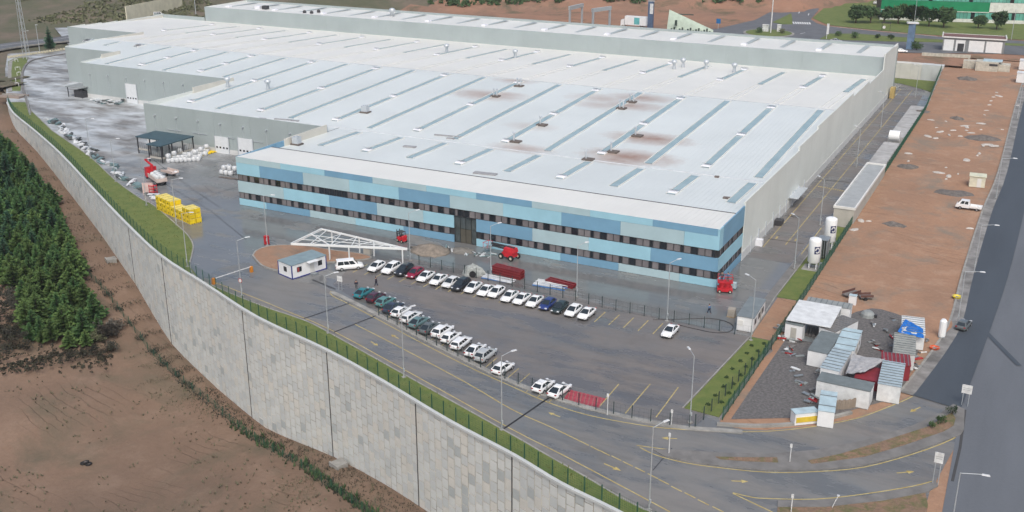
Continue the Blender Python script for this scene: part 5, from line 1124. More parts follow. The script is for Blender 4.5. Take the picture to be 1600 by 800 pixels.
for x in (1.2, 2.3, 8.6):
    for s in (-1, 1): a2 = MB().tube((0, -.15, 0), (0, .15, 0), .5, n=14).build('wheel', TYRE, o, loc=(x, s * 1.02, .5)); MB().tube((0, -.17, 0), (0, .17, 0), .25, n=8).build('rim', RIM, a2)
Mx = Matrix.Rotation(ang, 3, 'Z')
for i in range(7):
    q = Mx @ Vector((1.0 + .85 * i, (-.5, .45)[i % 2], 0)) + a; bag(Vector((q.x, q.y, 0)), 1.12, 'white bulk bag loaded on the crane lorry', 'bags on the crane lorry')
p = G(266, 274); o = thing('flat_trailer', tuple(p), 'small flat trailer with white sack behind the crane lorry', 'trailer', None, R(-8)); MB().box((0, 0, .8), (4.2, 2, .15)).build('bed', LC, o); MB().box((0, 1, .95), (4.2, .06, .5)).box((0, -1, .95), (4.2, .06, .5)).build('drop_side', LC, o)
for s in (-1, 1): MB().tube((0, s * .8, .4), (0, s * 1.0, .4), .4, n=12).build('wheel', TYRE, o)
bag(G(276, 274), 0, 'single white bulk bag standing behind the flat trailer', None)

# ------------------------------------------------------------------ front yard machines and stock
def wheels(o, xs, y, r, m=TYRE, w=.3):
    for x in xs:
        for s in (-1, 1): a = MB().tube((0, -w / 2, 0), (0, w / 2, 0), r, n=14).build('wheel', m, o, loc=(x, s * y, r)); MB().tube((0, -w / 2 - .02, 0), (0, w / 2 + .02, 0), r * .5, n=8).build('hub', M('hub_cream', (.6, .55, .45), .5) if 'hub_cream' not in bpy.data.materials else bpy.data.materials['hub_cream'], a)
p = G(796, 404); o = thing('boom_lift', tuple(p), 'red boom lift on big wheels in front of the office', 'boom lift', None, R(-12))
MB().loft([[(-1.3, -.9, .6), (-1.3, .9, .6), (-1.2, .85, 1.3), (-1.2, -.85, 1.3)], [(1.3, -.95, .55), (1.3, .95, .55), (1.2, .85, 1.5), (1.2, -.85, 1.5)]]).build('chassis', RD, o); MB().box((.3, 0, 1.5), (2.4, 1.7, .8), top=(.85, .85)).build('turret', RD, o); wheels(o, (-1.2, 1.2), 1.05, .55)
MB().beam((1.2, 0, 2.3), (-4.6, .3, 2.0), .35, .4).beam((-1.2, 0, 1.75), (-4.4, .2, 1.6), .25, .25).build('boom', FRAME, o); bk = MB().box((-5.6, .3, .9), (1.1, 1.8, .12)).build('basket', STEEL, o)
for x, y in ((-6.1, -.5), (-6.1, 1.1), (-5.1, -.5), (-5.1, 1.1)): MB().box((x, y, 1), (.06, .06, 1.1)).build('stanchion', RD, bk)
MB().box((-5.6, 1.15, 2.0), (1.1, .06, .06)).box((-5.6, -.55, 2.0), (1.1, .06, .06)).box((-6.1, .3, 2.0), (.06, 1.7, .06)).build('rail', RD, bk)
p = G(628, 378); o = thing('forklift', tuple(p), 'red and black forklift standing before the office', 'forklift', None, R(160)); MB().box((0, 0, .35), (1.9, 1.15, .7), top=(.95, .9)).build('body', RD, o); MB().box((-.75, 0, .9), (.5, 1.1, .55)).build('counterweight', RD, o); wheels(o, (-.65, .75), .5, .33, w=.22)
for x, y in ((-.5, -.5), (-.5, .5), (.7, -.5), (.7, .5)): MB().box((x, y, 1), (.08, .08, 1.1)).build('roll_bar', FRAME, o)
MB().box((.1, 0, 2.1), (1.4, 1.15, .1)).build('overhead_guard', FRAME, o); MB().box((1.1, .35, .1), (.12, .12, 2.3)).box((1.1, -.35, .1), (.12, .12, 2.3)).box((1.1, 0, 1.4), (.1, .7, .12)).build('mast', FRAME, o); MB().box((1.7, .3, .12), (1.2, .14, .06)).box((1.7, -.3, .12), (1.2, .14, .06)).build('fork', STEEL, o); MB().box((-.1, 0, 1.05), (.5, .5, .5)).build('seat', FRAME, o)
p = G(1132, 456); o = thing('scissor_lift', tuple(p), 'bright red scissor lift parked at the right office corner', 'lift', None, R(20)); MB().box((0, 0, .3), (2.6, 1.5, .6)).build('chassis', RD, o); wheels(o, (-.9, .9), .7, .3, w=.2)
for k in range(3):
    for s in (-.6, .6): MB().beam((-1.0, s, .9 + .3 * k), (1.0, s, 1.2 + .3 * k), .08, .12).beam((1.0, s, .9 + .3 * k), (-1.0, s, 1.2 + .3 * k), .08, .12).build('scissor_arm', RD, o)
MB().box((0, 0, 1.85), (2.6, 1.5, .12)).build('platform', RD, o)
for x in (-1.25, 0, 1.25):
    for s in (-.7, .7): MB().box((x, s, 1.95), (.06, .06, 1.1)).build('stanchion', RD, o)
for s in (-.7, .7): MB().box((0, s, 3.0), (2.6, .06, .07)).box((0, s, 2.5), (2.6, .05, .05)).build('rail', RD, o)
p = G(1146, 452); o = thing('blue_pump', tuple(p), 'small blue-grey machine beside the scissor lift', 'machine'); MB().box((0, 0, .3), (.9, .7, 1.0)).build('body', C_LB, o); [MB().box((x, y, 0), (.08, .08, .3)).build('leg', FRAME, o) for x in (-.35, .35) for y in (-.25, .25)]
# sand heap, rubble by the door
def heap(px, py, r, h, c, label):
    g = G(px, py); n = 22; q = MB(); rings = []
    for f in (1, .85, .65, .45, .25, .08): rings.append([(r * f * math.cos(2 * math.pi * k / n) * (1 + .16 * math.sin(3 * k) * f), r * .8 * f * math.sin(2 * math.pi * k / n) * (1 + .12 * math.cos(2.3 * k) * f), h * (1 - f) ** .85 * random.uniform(.93, 1.07) - .03) for k in range(n)])
    o = q.loft(rings).build('sand_heap', M('heap_%d' % px, c, .95, .3, 1.2, bump=.6), smooth=True); o.location = g; return tag(o, label, 'heap')
heap(672, 392, 4.2, 1.5, (.21, .18, .15), 'grey-brown sand heap in front of the office'); heap(722, 392, 2.6, .7, (.17, .16, .145), 'small rubble heap at the office entrance')
for i in range(14):
    p = G(700 + 5.2 * i + random.uniform(-3, 3), 388 + .9 * i + random.uniform(-3, 5)); o = thing('plank_pile', tuple(p), 'building offcuts strewn before the office entrance', 'debris', 'offcuts before the office entrance', random.random() * 3); [MB().box((0, .2 * k - .2, .06 * k), (random.uniform(.8, 2.2), .2, .08), random.uniform(-.4, .4)).build('plank', SCR[(i + k) % 4][1], o) for k in range(3)]
# steel beams and profiles by the fence
RB = M('beam_red', (.2, .025, .03), .5, .15, 1.5); BP = M('profile_blue', (.08, .2, .45), .45); WP2 = M('profile_white', (.6, .62, .64), .45)
def ibeam(o, p, q, h=.45, m=RB):
    p, q = Vector(p), Vector(q); MB().beam(p, q, .28, .04).beam(p + Vector((0, 0, h)), q + Vector((0, 0, h)), .28, .04).beam(p + Vector((0, 0, h / 2)), q + Vector((0, 0, h / 2)), .03, h).build('beam', m, o)
a, b = G(769, 427), G(813, 438); o = thing('beam_stack', tuple(a), 'stack of dark red steel beams behind the parked cars', 'steel stack'); d = b - a; nn = Vector((-d.y, d.x, 0)).normalized()
for k in range(3): 
    for j in range(4): ibeam(o, nn * (.45 * j) + Vector((0, 0, .1 + .5 * k)), d + nn * (.45 * j) + Vector((0, 0, .1 + .5 * k)))
a, b = G(852, 441), G(895, 452); o = thing('beam_stack', tuple(a), 'low pile of dark red beams beside the blue profiles', 'steel stack'); d = b - a; nn = Vector((-d.y, d.x, 0)).normalized()
for j in range(4): ibeam(o, nn * (.5 * j) + Vector((0, 0, .1)), d + nn * (.4 * j) + Vector((0, 0, .1 + .15 * (j % 2))))
for (a, b, t, n) in (((832, 446), (885, 455), 'blue and white metal profiles stacked behind the parked cars', 9), ((752, 435), (800, 445), 'thin pale blue profiles lying behind the white sedans', 6)):
    a, b = G(*a), G(*b); o = thing('profile_stack', tuple(a), t, 'steel stack'); d = b - a; nn = Vector((-d.y, d.x, 0)).normalized()
    for k in range(n): MB().beam(nn * (.3 * k) + Vector((0, 0, .12 + .1 * (k % 3))), d * random.uniform(.8, 1.05) + nn * (.3 * k + random.uniform(-.5, .5)) + Vector((0, 0, .15 + .1 * (k % 3))), .22, .14).build('profile', (BP, WP2, WP2)[k % 3], o)
p = G(740, 428); o = thing('covered_machine', tuple(p), 'machine with big wheel under a grey cover behind the cars', 'machine', None, R(10)); link('cover', lumpy(2.4, 1.8, 9, 77, M('cover_grey', (.3, .32, .31), .6, .3, 2), 'cover'), o); MB().tube((.4, -1.9, .6), (.4, -1.6, .6), .6, n=14).build('wheel', TYRE, o)
# hose loop in the yard
hp = smooth_path(GP([(1020, 500), (1060, 499), (1110, 498), (1135, 503), (1146, 511), (1138, 519), (1115, 520), (1085, 514), (1060, 508)]), 5); o = MB().path([p + Vector((0, 0, .06)) for p in hp], .06, 5).build('hose', FRAME); tag(o, 'black hose lying in a wide loop near the small cabin', 'hose')
for i, (x, y) in enumerate(((557, 404),)): pass

# ------------------------------------------------------------------ people
SKIN = M('skin', (.35, .2, .14), .6); NAVYC = M('cloth_navy', (.02, .025, .05), .8); BLUEC = M('cloth_blue', (.08, .16, .3), .8); GREYC = M('cloth_grey', (.09, .095, .1), .8); HAIR = M('hair_dark', (.015, .012, .01), .7); HATW = M('helmet_white', (.75, .75, .75), .4)
def skinned(name, verts, edges, rad, m, parent):
    me = bpy.data.meshes.new(name); me.from_pydata(verts, edges, []); me.materials.append(m); o = link(name, me, parent)
    s = o.modifiers.new('skin', 'SKIN'); s.use_smooth_shade = True
    for v, r in zip(me.skin_vertices[0].data, rad): v.radius = (r, r)
    me.skin_vertices[0].data[0].use_root = True
    o.modifiers.new('sub', 'SUBSURF').levels = 1; o.modifiers['sub'].render_levels = 1; return o
def person(px, py, az, top, legs, label, stride=.25, z=0.0, p=None):
    g = p or G(px, py, z); o = thing('person', tuple(g), label, 'person', None, az); s = stride
    V = [(0, 0, .95), (0, 0, 1.2), (.02, 0, 1.42), (.03, 0, 1.52), (.04, 0, 1.63), (.05, 0, 1.74), (0, .2, 1.4), (.02, .27, 1.15), (.12, .26, .92), (.15, .25, .82), (0, -.2, 1.4), (-.02, -.27, 1.15), (.1, -.26, .92), (.13, -.25, .82), (0, .1, .9), (s * .6, .11, .5), (s, .11, .08), (s + .16, .11, .04), (0, -.1, .9), (-s * .3, -.11, .5), (-s, -.11, .1), (-s + .16, -.11, .04)]
    E = [(0, 1), (1, 2), (2, 3), (3, 4), (4, 5), (2, 6), (6, 7), (7, 8), (8, 9), (2, 10), (10, 11), (11, 12), (12, 13), (0, 14), (14, 15), (15, 16), (16, 17), (0, 18), (18, 19), (19, 20), (20, 21)]
    Rr = [.13, .14, .13, .06, .09, .08, .07, .05, .035, .03, .07, .05, .035, .03, .09, .065, .045, .04, .09, .065, .045, .04]
    skinned('body', V, E, Rr, SKIN, o)
    skinned('jacket', [V[i] for i in (1, 0, 2, 6, 7, 8, 10, 11, 12)], [(0, 1), (0, 2), (2, 3), (3, 4), (4, 5), (2, 6), (6, 7), (7, 8)], [.175, .17, .16, .095, .075, .055, .095, .075, .055], top, o)
    skinned('trousers', [V[i] for i in (0, 14, 15, 16, 18, 19, 20)], [(0, 1), (1, 2), (2, 3), (0, 4), (4, 5), (5, 6)], [.165, .115, .09, .07, .115, .09, .07], legs, o)
    MB().lathe((.04, 0, 1.66), [(.1, 0), (.115, .06), (.08, .13), (.02, .15)], 10).build('hair', HAIR, o)
    return o
person(588, 447, R(200), NAVYC, NAVYC, 'person in dark clothes walking across the car park'); person(1108, 490, R(170), BLUEC, NAVYC, 'person in a blue top walking on the yard by the hose loop', .3)
person(557, 452, R(-60), NAVYC, GREYC, 'person in dark clothes standing behind the bright teal sedan', .08); person(1136, 440, R(-80), BLUEC, GREYC, 'worker in blue standing on the red scissor lift platform', .05, p=G(1132, 456) + Vector((.4, .1, 1.97))); person(0, 0, R(100), GREYC, NAVYC, 'worker in grey standing at the far end of the lift platform', .05, p=G(1132, 456) + Vector((-.6, -.1, 1.97)))
# ------------------------------------------------------------------ roads and things behind the factory
ZB = 5.3
BR = M('back_asphalt', (.12, .125, .135), .7, .15, .2)
struct('back_road', MB().sheet(GP([(860, 52), (960, 46), (1120, 45), (1180, 31), (1212, 14), (1232, 2), (1250, -10), (1286, -10), (1279, 15), (1267, 30), (1276, 36), (1292, 41), (1379, 50), (1465, 57), (1600, 64), (1680, 67), (1680, 90), (1560, 84), (1400, 82), (1300, 82), (1000, 70), (860, 66)], ZB), ZB), BR)
def islepoly(name, px, m=GRASS, h=.14): return struct(name, MB().prism(GP(px, ZB), ZB - .1, ZB + h), m)
rc = G(1201, 52, ZB); rr_ = (G(1241, 52, ZB) - rc).length * .98
RB_ = [(rc.x + rr_ * math.cos(2 * math.pi * k / 40), rc.y + rr_ * math.sin(2 * math.pi * k / 40), ZB) for k in range(40)]
struct('roundabout_kerb', MB().prism(RB_, ZB - .1, ZB + .2), KERB); struct('roundabout_island', MB().prism([(rc.x + (p[0] - rc.x) * .9, rc.y + (p[1] - rc.y) * .9, ZB) for p in RB_], ZB, ZB + .32), GRASS)
islepoly('splitter_island', [(1207, 35), (1226, 26), (1236, 21), (1238, 30), (1238, 38), (1222, 38)]); islepoly('median_island', [(1281, 61), (1296, 53), (1340, 53), (1400, 58), (1465, 62), (1600, 69), (1600, 72), (1465, 66), (1400, 65), (1330, 63)])
struct('road_lawn', MB().sheet(GP([(1270, 28), (1290, 10), (1300, -12), (1680, -12), (1680, 66), (1600, 62), (1465, 55), (1379, 48), (1294, 39)], ZB), ZB - .02), GRASS)
mb = MB()
for k in range(8): a, b = G(1239 + 3.6 * k, 34 + .1 * k, ZB), G(1241 + 3.6 * k, 37.5 + .1 * k, ZB); mb.ribbon([a, b], .6, ZB + .02)
for a, b in (((1292, 41), (1465, 57)), ((1230, 3), (1282, 3)), ((1250, 53), (1258, 51)), ((1248, 21), (1249, 18)), ((1263, 24), (1264, 21))): mb.ribbon([G(*a, ZB), G(*b, ZB)], .35, ZB + .02)
struct('back_road_markings', mb, WHT)
def z_left(x, y): return z_back(x, y)
lr = smooth_path([G(x, y, lambda a, b: .6) for x, y in ((-60, 86), (0, 74), (60, 66), (110, 60))] + [G(x, y, 2.0) for x, y in ((200, 40), (262, 24), (335, 8), (400, -8))], 6)
struct('left_back_road', MB().ribbon([p + Vector((0, 0, .25)) for p in lr], 13), BR); struct('left_road_line', MB().ribbon([p + Vector((0, 0, .28)) for p in lr], .3, off=1.5), WHT); struct('left_road_kerb', MB().kerb([p + Vector((0, 0, .1)) for p in lr], .5, .4, off=-6.6), KERB)
tr = smooth_path([G(0, 52, 6), G(60, 43, 6), G(130, 28, 10), G(200, 20, 12)], 5); struct('dirt_track', MB().ribbon([Vector((p.x, p.y, z_back(p.x, p.y) + .15)) for p in tr], 5), SOIL_LOT)
# cream wall by the left road with a van
a, b = G(198, 31, 3.2), G(285, 12, 3.2); o = thing('concrete_wall', tuple(a), 'cream concrete wall beside the road behind the left roofs', 'wall', None, math.atan2(b.y - a.y, b.x - a.x)); L = (b - a).length; CRW = M('wall_cream', (.58, .55, .42), .9, .12, .4)
for k in range(9): MB().box((L * (k + .5) / 9, 0, -2), (L / 9 - .05, .5, 8.0)).build('wall_bay', CRW, o)
g = G(248, 25, 2.4); car('minivan', 'white', (g.x, g.y, g.z), R(52), 'white van driving past the cream wall behind the roofs', None, 'van')
# mast, cypress and kerb blocks at the far left corner
g = G(42, 92, .3); o = thing('lattice_mast', tuple(g), 'tall slim lattice mast at the far left corner', 'mast')
for x, y in ((-.9, -.9), (.9, -.9), (.9, .9), (-.9, .9)): MB().tube((x, y, 0), (x * .35, y * .35, 34), .09, .07, 6).build('leg', POLE, o)
q = MB()
for k in range(14):
    z0, z1 = k * 2.4, (k + 1) * 2.4; w0, w1 = .9 * (1 - .65 * z0 / 34), .9 * (1 - .65 * z1 / 34)
    for (ax, ay), (bx_, by_) in (((-1, -1), (1, -1)), ((1, -1), (1, 1)), ((1, 1), (-1, 1)), ((-1, 1), (-1, -1))): q.tube((ax * w0, ay * w0, z0), (bx_ * w1, by_ * w1, z1), .04, n=4)
q.build('lattice', POLE, o)
YB = M('block_cream', (.46, .43, .32), .8)
for k in range(22):
    g = G(14 + 4.3 * k, 90.5 - .62 * k, .1); o = MB().box((0, 0, 0), (.9, .5, .8), top=(.9, .6)).build('kerb_block', YB); o.location = g; o.rotation_euler = (0, 0, R(35)); tag(o, 'cream concrete block in the row at the far left yard edge', 'block', 'cream blocks at the far left yard edge')
struct('corner_grass', MB().prism(GP([(13, 142), (13, 96), (24, 91), (44, 90), (40, 104), (34, 120), (32, 142)]), -.1, .12), GRASS)
struct('corner_path', MB().ribbon(GP([(16, 144), (15, 112), (17, 96), (27, 92)]), 1.2, .14), KERB); struct('corner_kerb', MB().kerb(smooth_path(GP([(47, 178), (42, 158), (36, 140), (34, 122), (38, 106), (48, 96), (70, 90), (105, 84)]), 4), .8, .3, 0), PATH)
g = G(21, 151); o = thing('brown_slab', tuple(g), 'brown concrete deck at the far left of the verge', 'slab'); MB().box((0, 0, 0), (8, 5, .5), R(12)).build('deck', M('slab_brown', (.26, .21, .18), .9), o); MB().box((0, 0, .5), (8.2, .4, .3), R(12)).build('lip', KERB, o)
for k, (x, y) in enumerate(((26, 97), (28, 110), (30, 118), (25, 128), (27, 135))):
    g = G(x, y); o = thing('pipe_riser', tuple(g + Vector((0, 0, .1))), 'white pipe frame on the corner lawn', 'pipe', 'white pipe frames on the corner lawn', k * .8); MB().path([(-.8, 0, 0), (-.8, 0, 1.1), (.8, 0, 1.1), (.8, 0, 0)], .09, 6).build('pipe', WHT, o); MB().box((0, 0, .95), (.4, .3, .3)).build('valve', WHT, o)
# substation and huts above the lot
o = thing('substation', (-30.3, 431.5, 5.1), 'white panelled transformer house with red-brown roof above the lot', 'building', None, R(5)); GF = M('grey_frame', (.2, .21, .22), .6)
MB().box((0, 0, 0), (21, 8, 5.2)).build('wall', GF, o)
for x, w in ((-8.4, 3.4), (-4.4, 3.2), (1.1, 5.2), (7.0, 5.4)): MB().box((x, -4.05, .3), (w, .12, 4.0)).build('wall_panel', CABW, o)
do = MB().box((-4.2, -4.15, .2), (2.2, .1, 2.9)).build('door', FRAME, o); MB().box((-3.4, -4.25, 1.4), (.08, .06, .3)).build('handle', STEEL, do)
MB().box((0, 0, 5.2), (21.4, 8.4, .2)).build('roof', M('roof_rust', (.16, .085, .075), .8, .2, .6), o)
for c, d in (((-10.8, 0, 5.1), (.4, 8.8, .8)), ((10.8, 0, 5.1), (.4, 8.8, .8)), ((0, -4.3, 5.0), (21.2, .4, .45)), ((0, 4.3, 5.0), (21.2, .4, .5))): MB().box(c, d).build('parapet', CAPM, o)
g = G(1545, 112, z_lot); o = thing('stone_hut', (g.x, g.y + 3, g.z), 'pale stone hut with blue metal roof below the transformer house', 'hut', None, R(2)); STN = M('stone_pale', (.46, .44, .38), .9, .2, 1.2)
MB().box((-1, 0, 0), (7, 5.5, 3.1)).build('wall', STN, o); MB().box((4.4, .6, 0), (3.6, 4.5, 2.3)).build('annex', STN, o); MB().box((-6.6, 2, 0), (4, 3, 2.6)).build('annex', STN, o); MB().box((.6, .8, 3.1), (6, 4.6, .25)).build('roof', C_LB, o); MB().box((1, -2.8, 1.9), (2.6, .1, .7)).build('opening', FRAME, o)
a, b = G(1440, 88, 4.9), G(1516, 92, 4.9); o = thing('stone_wall', tuple(a), 'low pale wall between the transformer house and the lot', 'wall', None, math.atan2(b.y - a.y, b.x - a.x)); [MB().box(((b - a).length * (k + .5) / 5, 0, -.3), ((b - a).length / 5 - .04, .4, 1.7)).build('wall_bay', STN, o) for k in range(5)]
for k, (x, y) in enumerate(((1594, 128), (1598, 108))): g = G(x, y, z_lot); o = thing('storage_box', tuple(g), ('white storage box at the right edge, nearer one' if k == 0 else 'white storage box at the right edge, farther one'), 'container'); MB().box((0, 0, .1), (2.4, 4, 3)).build('wall', CABW, o); MB().box((0, 0, 3.1), (2.6, 4.2, .12)).build('roof', C_WH, o)
g = G(1421, 77, 5.2); o = thing('banner_tower', tuple(g), 'blue-grey banner column standing at the back road', 'sign tower'); MB().box((0, 0, 0), (2.4, 2.0, 9.5), top=(.95, .95)).build('column', M('banner_blue', (.13, .2, .3), .6, .2, .5), o); MB().box((0, 0, 9.5), (4.0, 2.6, .5), .3).build('cap', WHT, o)
g = G(1408, 82, 5.2); car('sedan', 'white', (g.x, g.y, g.z), R(10), 'white sedan half hidden behind the far factory corner')
g = G(1306, 66, 5.33); car('sedan', 'silver', (g.x, g.y, g.z), R(-8), 'silver sedan driving on the back road past the factory')
g = G(1345, 17, 5.33); car('suv', 'grey_teal', (g.x, g.y, g.z), R(15), 'grey car parked under the trees left of the green building'); g = G(1371, 7, 5.33); car('suv', 'silver', (g.x, g.y, g.z), R(15), 'silver car parked close to the green building wall')
# green glazed building
GG = M('glass_green', (.12, .36, .3), .2, .25, .25, spec=.7, rnd=.18); GD = M('band_green', (.016, .22, .1), .35, .15, .2); GW = M('band_white', (.62, .64, .6), .5)
gx0, gy0, gx1 = G(1378, 24, 5.4).x, 0, 60; ga = G(1487, 34, 5.4); gb = G(1600, 37.5, 5.4); dirg = (gb - ga).normalized(); GA = ga - dirg * (ga - G(1378, 26, 5.4)).length; Lg = 78
o = thing('glass_building', tuple(GA), 'long green glazed building with white right section beyond the road', 'building', None, math.atan2(dirg.y, dirg.x)); split = (G(1543, 36, 5.4) - GA).length
MB().box((Lg / 2, 12, 0), (Lg, 23.8, 15)).build('core', FRAME, o); MB().box((Lg / 2, -.1, 0), (Lg, .4, 1.4)).build('plinth', GW, o)
for z0, z1 in ((4.6, 8.6), (11.4, 15)):
    MB().box((split / 2, -.12, z0), (split, .5, z1 - z0)).build('spandrel', GD, o); MB().box(((split + Lg) / 2, -.12, z0), (Lg - split - .05, .5, z1 - z0)).build('spandrel', GW, o)
MB().box((split / 2, -.25, 4.3), (split, .6, .3)).build('ledge', GW, o)
for z0, z1 in ((1.45, 4.25), (8.7, 11.3)):
    n = 52
    for k in range(n): MB().box((Lg * (k + .5) / n, -.05, z0), (Lg / n - .12, .2, z1 - z0)).build('window', GLASSD if (k * 7 + int(z0)) % 11 == 0 else GG, o)
# sloped monument wall, gantries, lorry, totem, signs
a, b = G(1042, 53, ZB), G(1113, 57, ZB); o = thing('monument_wall', tuple(a), 'pale green wedge-shaped monument wall beside the back road', 'monument', None, math.atan2(b.y - a.y, b.x - a.x)); L = (b - a).length; MW = M('monument_pale', (.42, .5, .42), .7, .15, .4)
MB().loft([[(0, -1.2, 0), (0, 3, 0), (0, 2.6, 9.4), (0, 2.2, 9.4)], [(L, -.4, 0), (L, 1.2, 0), (L, 1.1, 2.4), (L, .9, 2.4)]]).build('wedge', MW, o)
for k in range(16): MB().box((1 + k * 1.1, -1.25 + .04 * k, .5), (.6, .5, 1.6 + .5 * (k % 3))).build('lettering', M('monument_dark', (.05, .07, .06), .8) if k == 0 else bpy.data.materials['monument_dark'], o)
MB().box((L * .2, -.9, 3.6), (.9, .5, 2.2)).box((L * .35, 2.3, 7.6), (7, .3, .4)).build('dark_inset', bpy.data.materials['monument_dark'], o)
for i, (a, b) in enumerate((((890, 46), (909, 41)), ((926, 50), (952, 46)))):
    a, b = G(*a, ZB), G(*b, ZB); o = thing('road_gantry', tuple(a), 'white portal gantry over the back road, %s of two' % ('left' if i == 0 else 'right'), 'gantry', None, math.atan2(b.y - a.y, b.x - a.x)); L = (b - a).length
    for x in (0, L): MB().box((x, 0, 0), (.7, .7, 8.0)).build('post', POLE, o)
    MB().box((L / 2, 0, 8.0), (L + 1.2, .9, 1.5)).build('beam', POLE, o)
g = G(991, 43, ZB); o = thing('box_lorry', tuple(g), 'white box lorry with teal panel on the back road', 'lorry', None, R(180)); MB().box((-.8, 0, 1.1), (9.5, 2.5, 3.6)).build('box_body', CABW, o); MB().box((-1.5, 1.27, 1.5), (2.4, .04, 2.8)).build('side_graphic', M('graphic_teal', (.12, .4, .42), .5), o)
MB().loft([[(4.2, -1.2, .6), (4.2, 1.2, .6), (4.2, 1.2, 3.4), (4.2, -1.2, 3.4)], [(5.8, -1.2, .6), (5.8, 1.2, .6), (5.7, 1.1, 3.1), (5.7, -1.1, 3.1)]]).build('cab', CABW, o); MB().box((5.75, 0, 2.0), (.15, 2.1, .9)).build('windscreen', CARG, o); wheels(o, (-4, -2.8, 4.8), 1.1, .5)
g = G(1016, 44, ZB); o = thing('totem_sign', tuple(g), 'blue totem with white board beside the back road', 'sign tower'); MB().box((0, 0, 0), (2.2, 1.4, 11)).build('column', M('totem_blue', (.08, .12, .2), .5), o); MB().box((.5, -.8, 6.0), (1.4, .15, 4.2)).build('board', WHT, o); MB().box((0, 0, 11), (2.6, 1.6, .3)).build('cap', POLE, o)
g = G(1122, 45, ZB); o = thing('road_sign', tuple(g), 'blue road sign on a post near the roundabout', 'sign'); MB().tube((0, 0, 0), (0, 0, 4.2), .1, n=6).build('post', POLE, o); MB().box((0, -.1, 2.2), (1.8, .1, 1.9)).build('panel', M('sign_blue', (.02, .14, .35), .5), o)
g = G(1204, 51, ZB + .3); o = thing('mast_light', tuple(g), 'tall white mast with lamp crown on the roundabout', 'mast'); MB().tube((0, 0, 0), (0, 0, 20), .25, .14, 8).build('pole', WHT, o)
for k in range(4): MB().box((math.cos(k * 1.57) * .8, math.sin(k * 1.57) * .8, 16.5 - .6 * k), (.8, .8, .5)).build('floodlight', HEAD, o)
for x, w, t in ((1196, 2.4, 'white block left of the roundabout mast'), (1217, 1.4, 'white pillar right of the roundabout mast')): g = G(x, 49, ZB + .3); o = thing('stone_block', tuple(g), t, 'block'); MB().box((0, 0, 0), (w, 1.4, 2.6)).build('body', WHT, o); MB().box((0, 0, 2.6), (w + .2, 1.6, .15)).build('cap', CAPM, o)
g = G(1291, 61, ZB); o = thing('banner_pole', tuple(g), 'white leaning banner board at the start of the road median', 'sign'); MB().tube((0, 0, 0), (.3, 0, 6), .1, n=6).build('pole', WHT, o); MB().box((.3, 0, 2), (.9, .15, 4)).build('panel', WHT, o)
g = G(1384, 48, ZB); o = thing('goal_frame', tuple(g), 'small dark frame with white disc on the lawn by the road', 'frame'); [MB().tube((x, 0, 0), (x, 0, 3), .08, n=5).build('post', FRAME, o) for x in (-1.6, 1.6)]; MB().box((0, 0, 3), (3.6, .2, .4)).build('beam', FRAME, o); MB().tube((-.8, -.1, 1.4), (-.8, .05, 1.4), .6, n=12).build('disc', WHT, o)
for x, y, h, t in ((1427, 47, 13, 'slim pole behind the banner column'), (1580, 62, 12, 'slim lamp pole right of the transformer house'), (306, 22, 11, 'thick pale pole beside the road behind the roofs'), (62, 80, 10, 'lamp pole near the cypress')):
    g = G(x, y, 3 if x < 400 else ZB); o = thing('utility_pole', tuple(g), t, 'pole', 'poles behind the site'); MB().tube((0, 0, 0), (0, 0, h), .22 if x == 306 else .12, .1, 7).build('pole', POLE, o); MB().box((.4, 0, h - .1), (1.2, .25, .14)).build('lamp_head', HEAD, o)

# ------------------------------------------------------------------ vegetation
def m_leaf(name, a, b, rnd=.25):
    n = NT(name); f = n.noise(1.1, 3); oi = n.n('ObjectInfo'); k = n.rng(oi.outputs['Random'], 0, 1, 1 - rnd, 1 + rnd); cb = n.n('CombineColor')
    for i in range(3): n.l(k, cb.inputs[i])
    n.col(n.mix(1.0, n.mix(n.rng(f, .35, .65), a, b), cb.outputs[0], 'MULTIPLY')); n.rough(.8); n.set(**{'Specular IOR Level': .2}); return n.m
PINE = m_leaf('pine_needles', (.055, .135, .055), (.125, .215, .075)); PINE2 = m_leaf('pine_needles_light', (.08, .15, .05), (.135, .2, .065)); PINE3 = m_leaf('pine_needles_blue', (.04, .105, .065), (.08, .15, .085)); BARK = M('bark', (.09, .065, .05), .95)
LEAF = m_leaf('leaf_green', (.035, .07, .03), (.065, .105, .042)); SCRUB = m_leaf('scrub_leaf', (.085, .1, .055), (.13, .13, .075)); DRY = m_leaf('dry_grass', (.17, .145, .1), (.13, .13, .08)); GREYB = m_leaf('grey_twig', (.12, .112, .1), (.15, .138, .12))
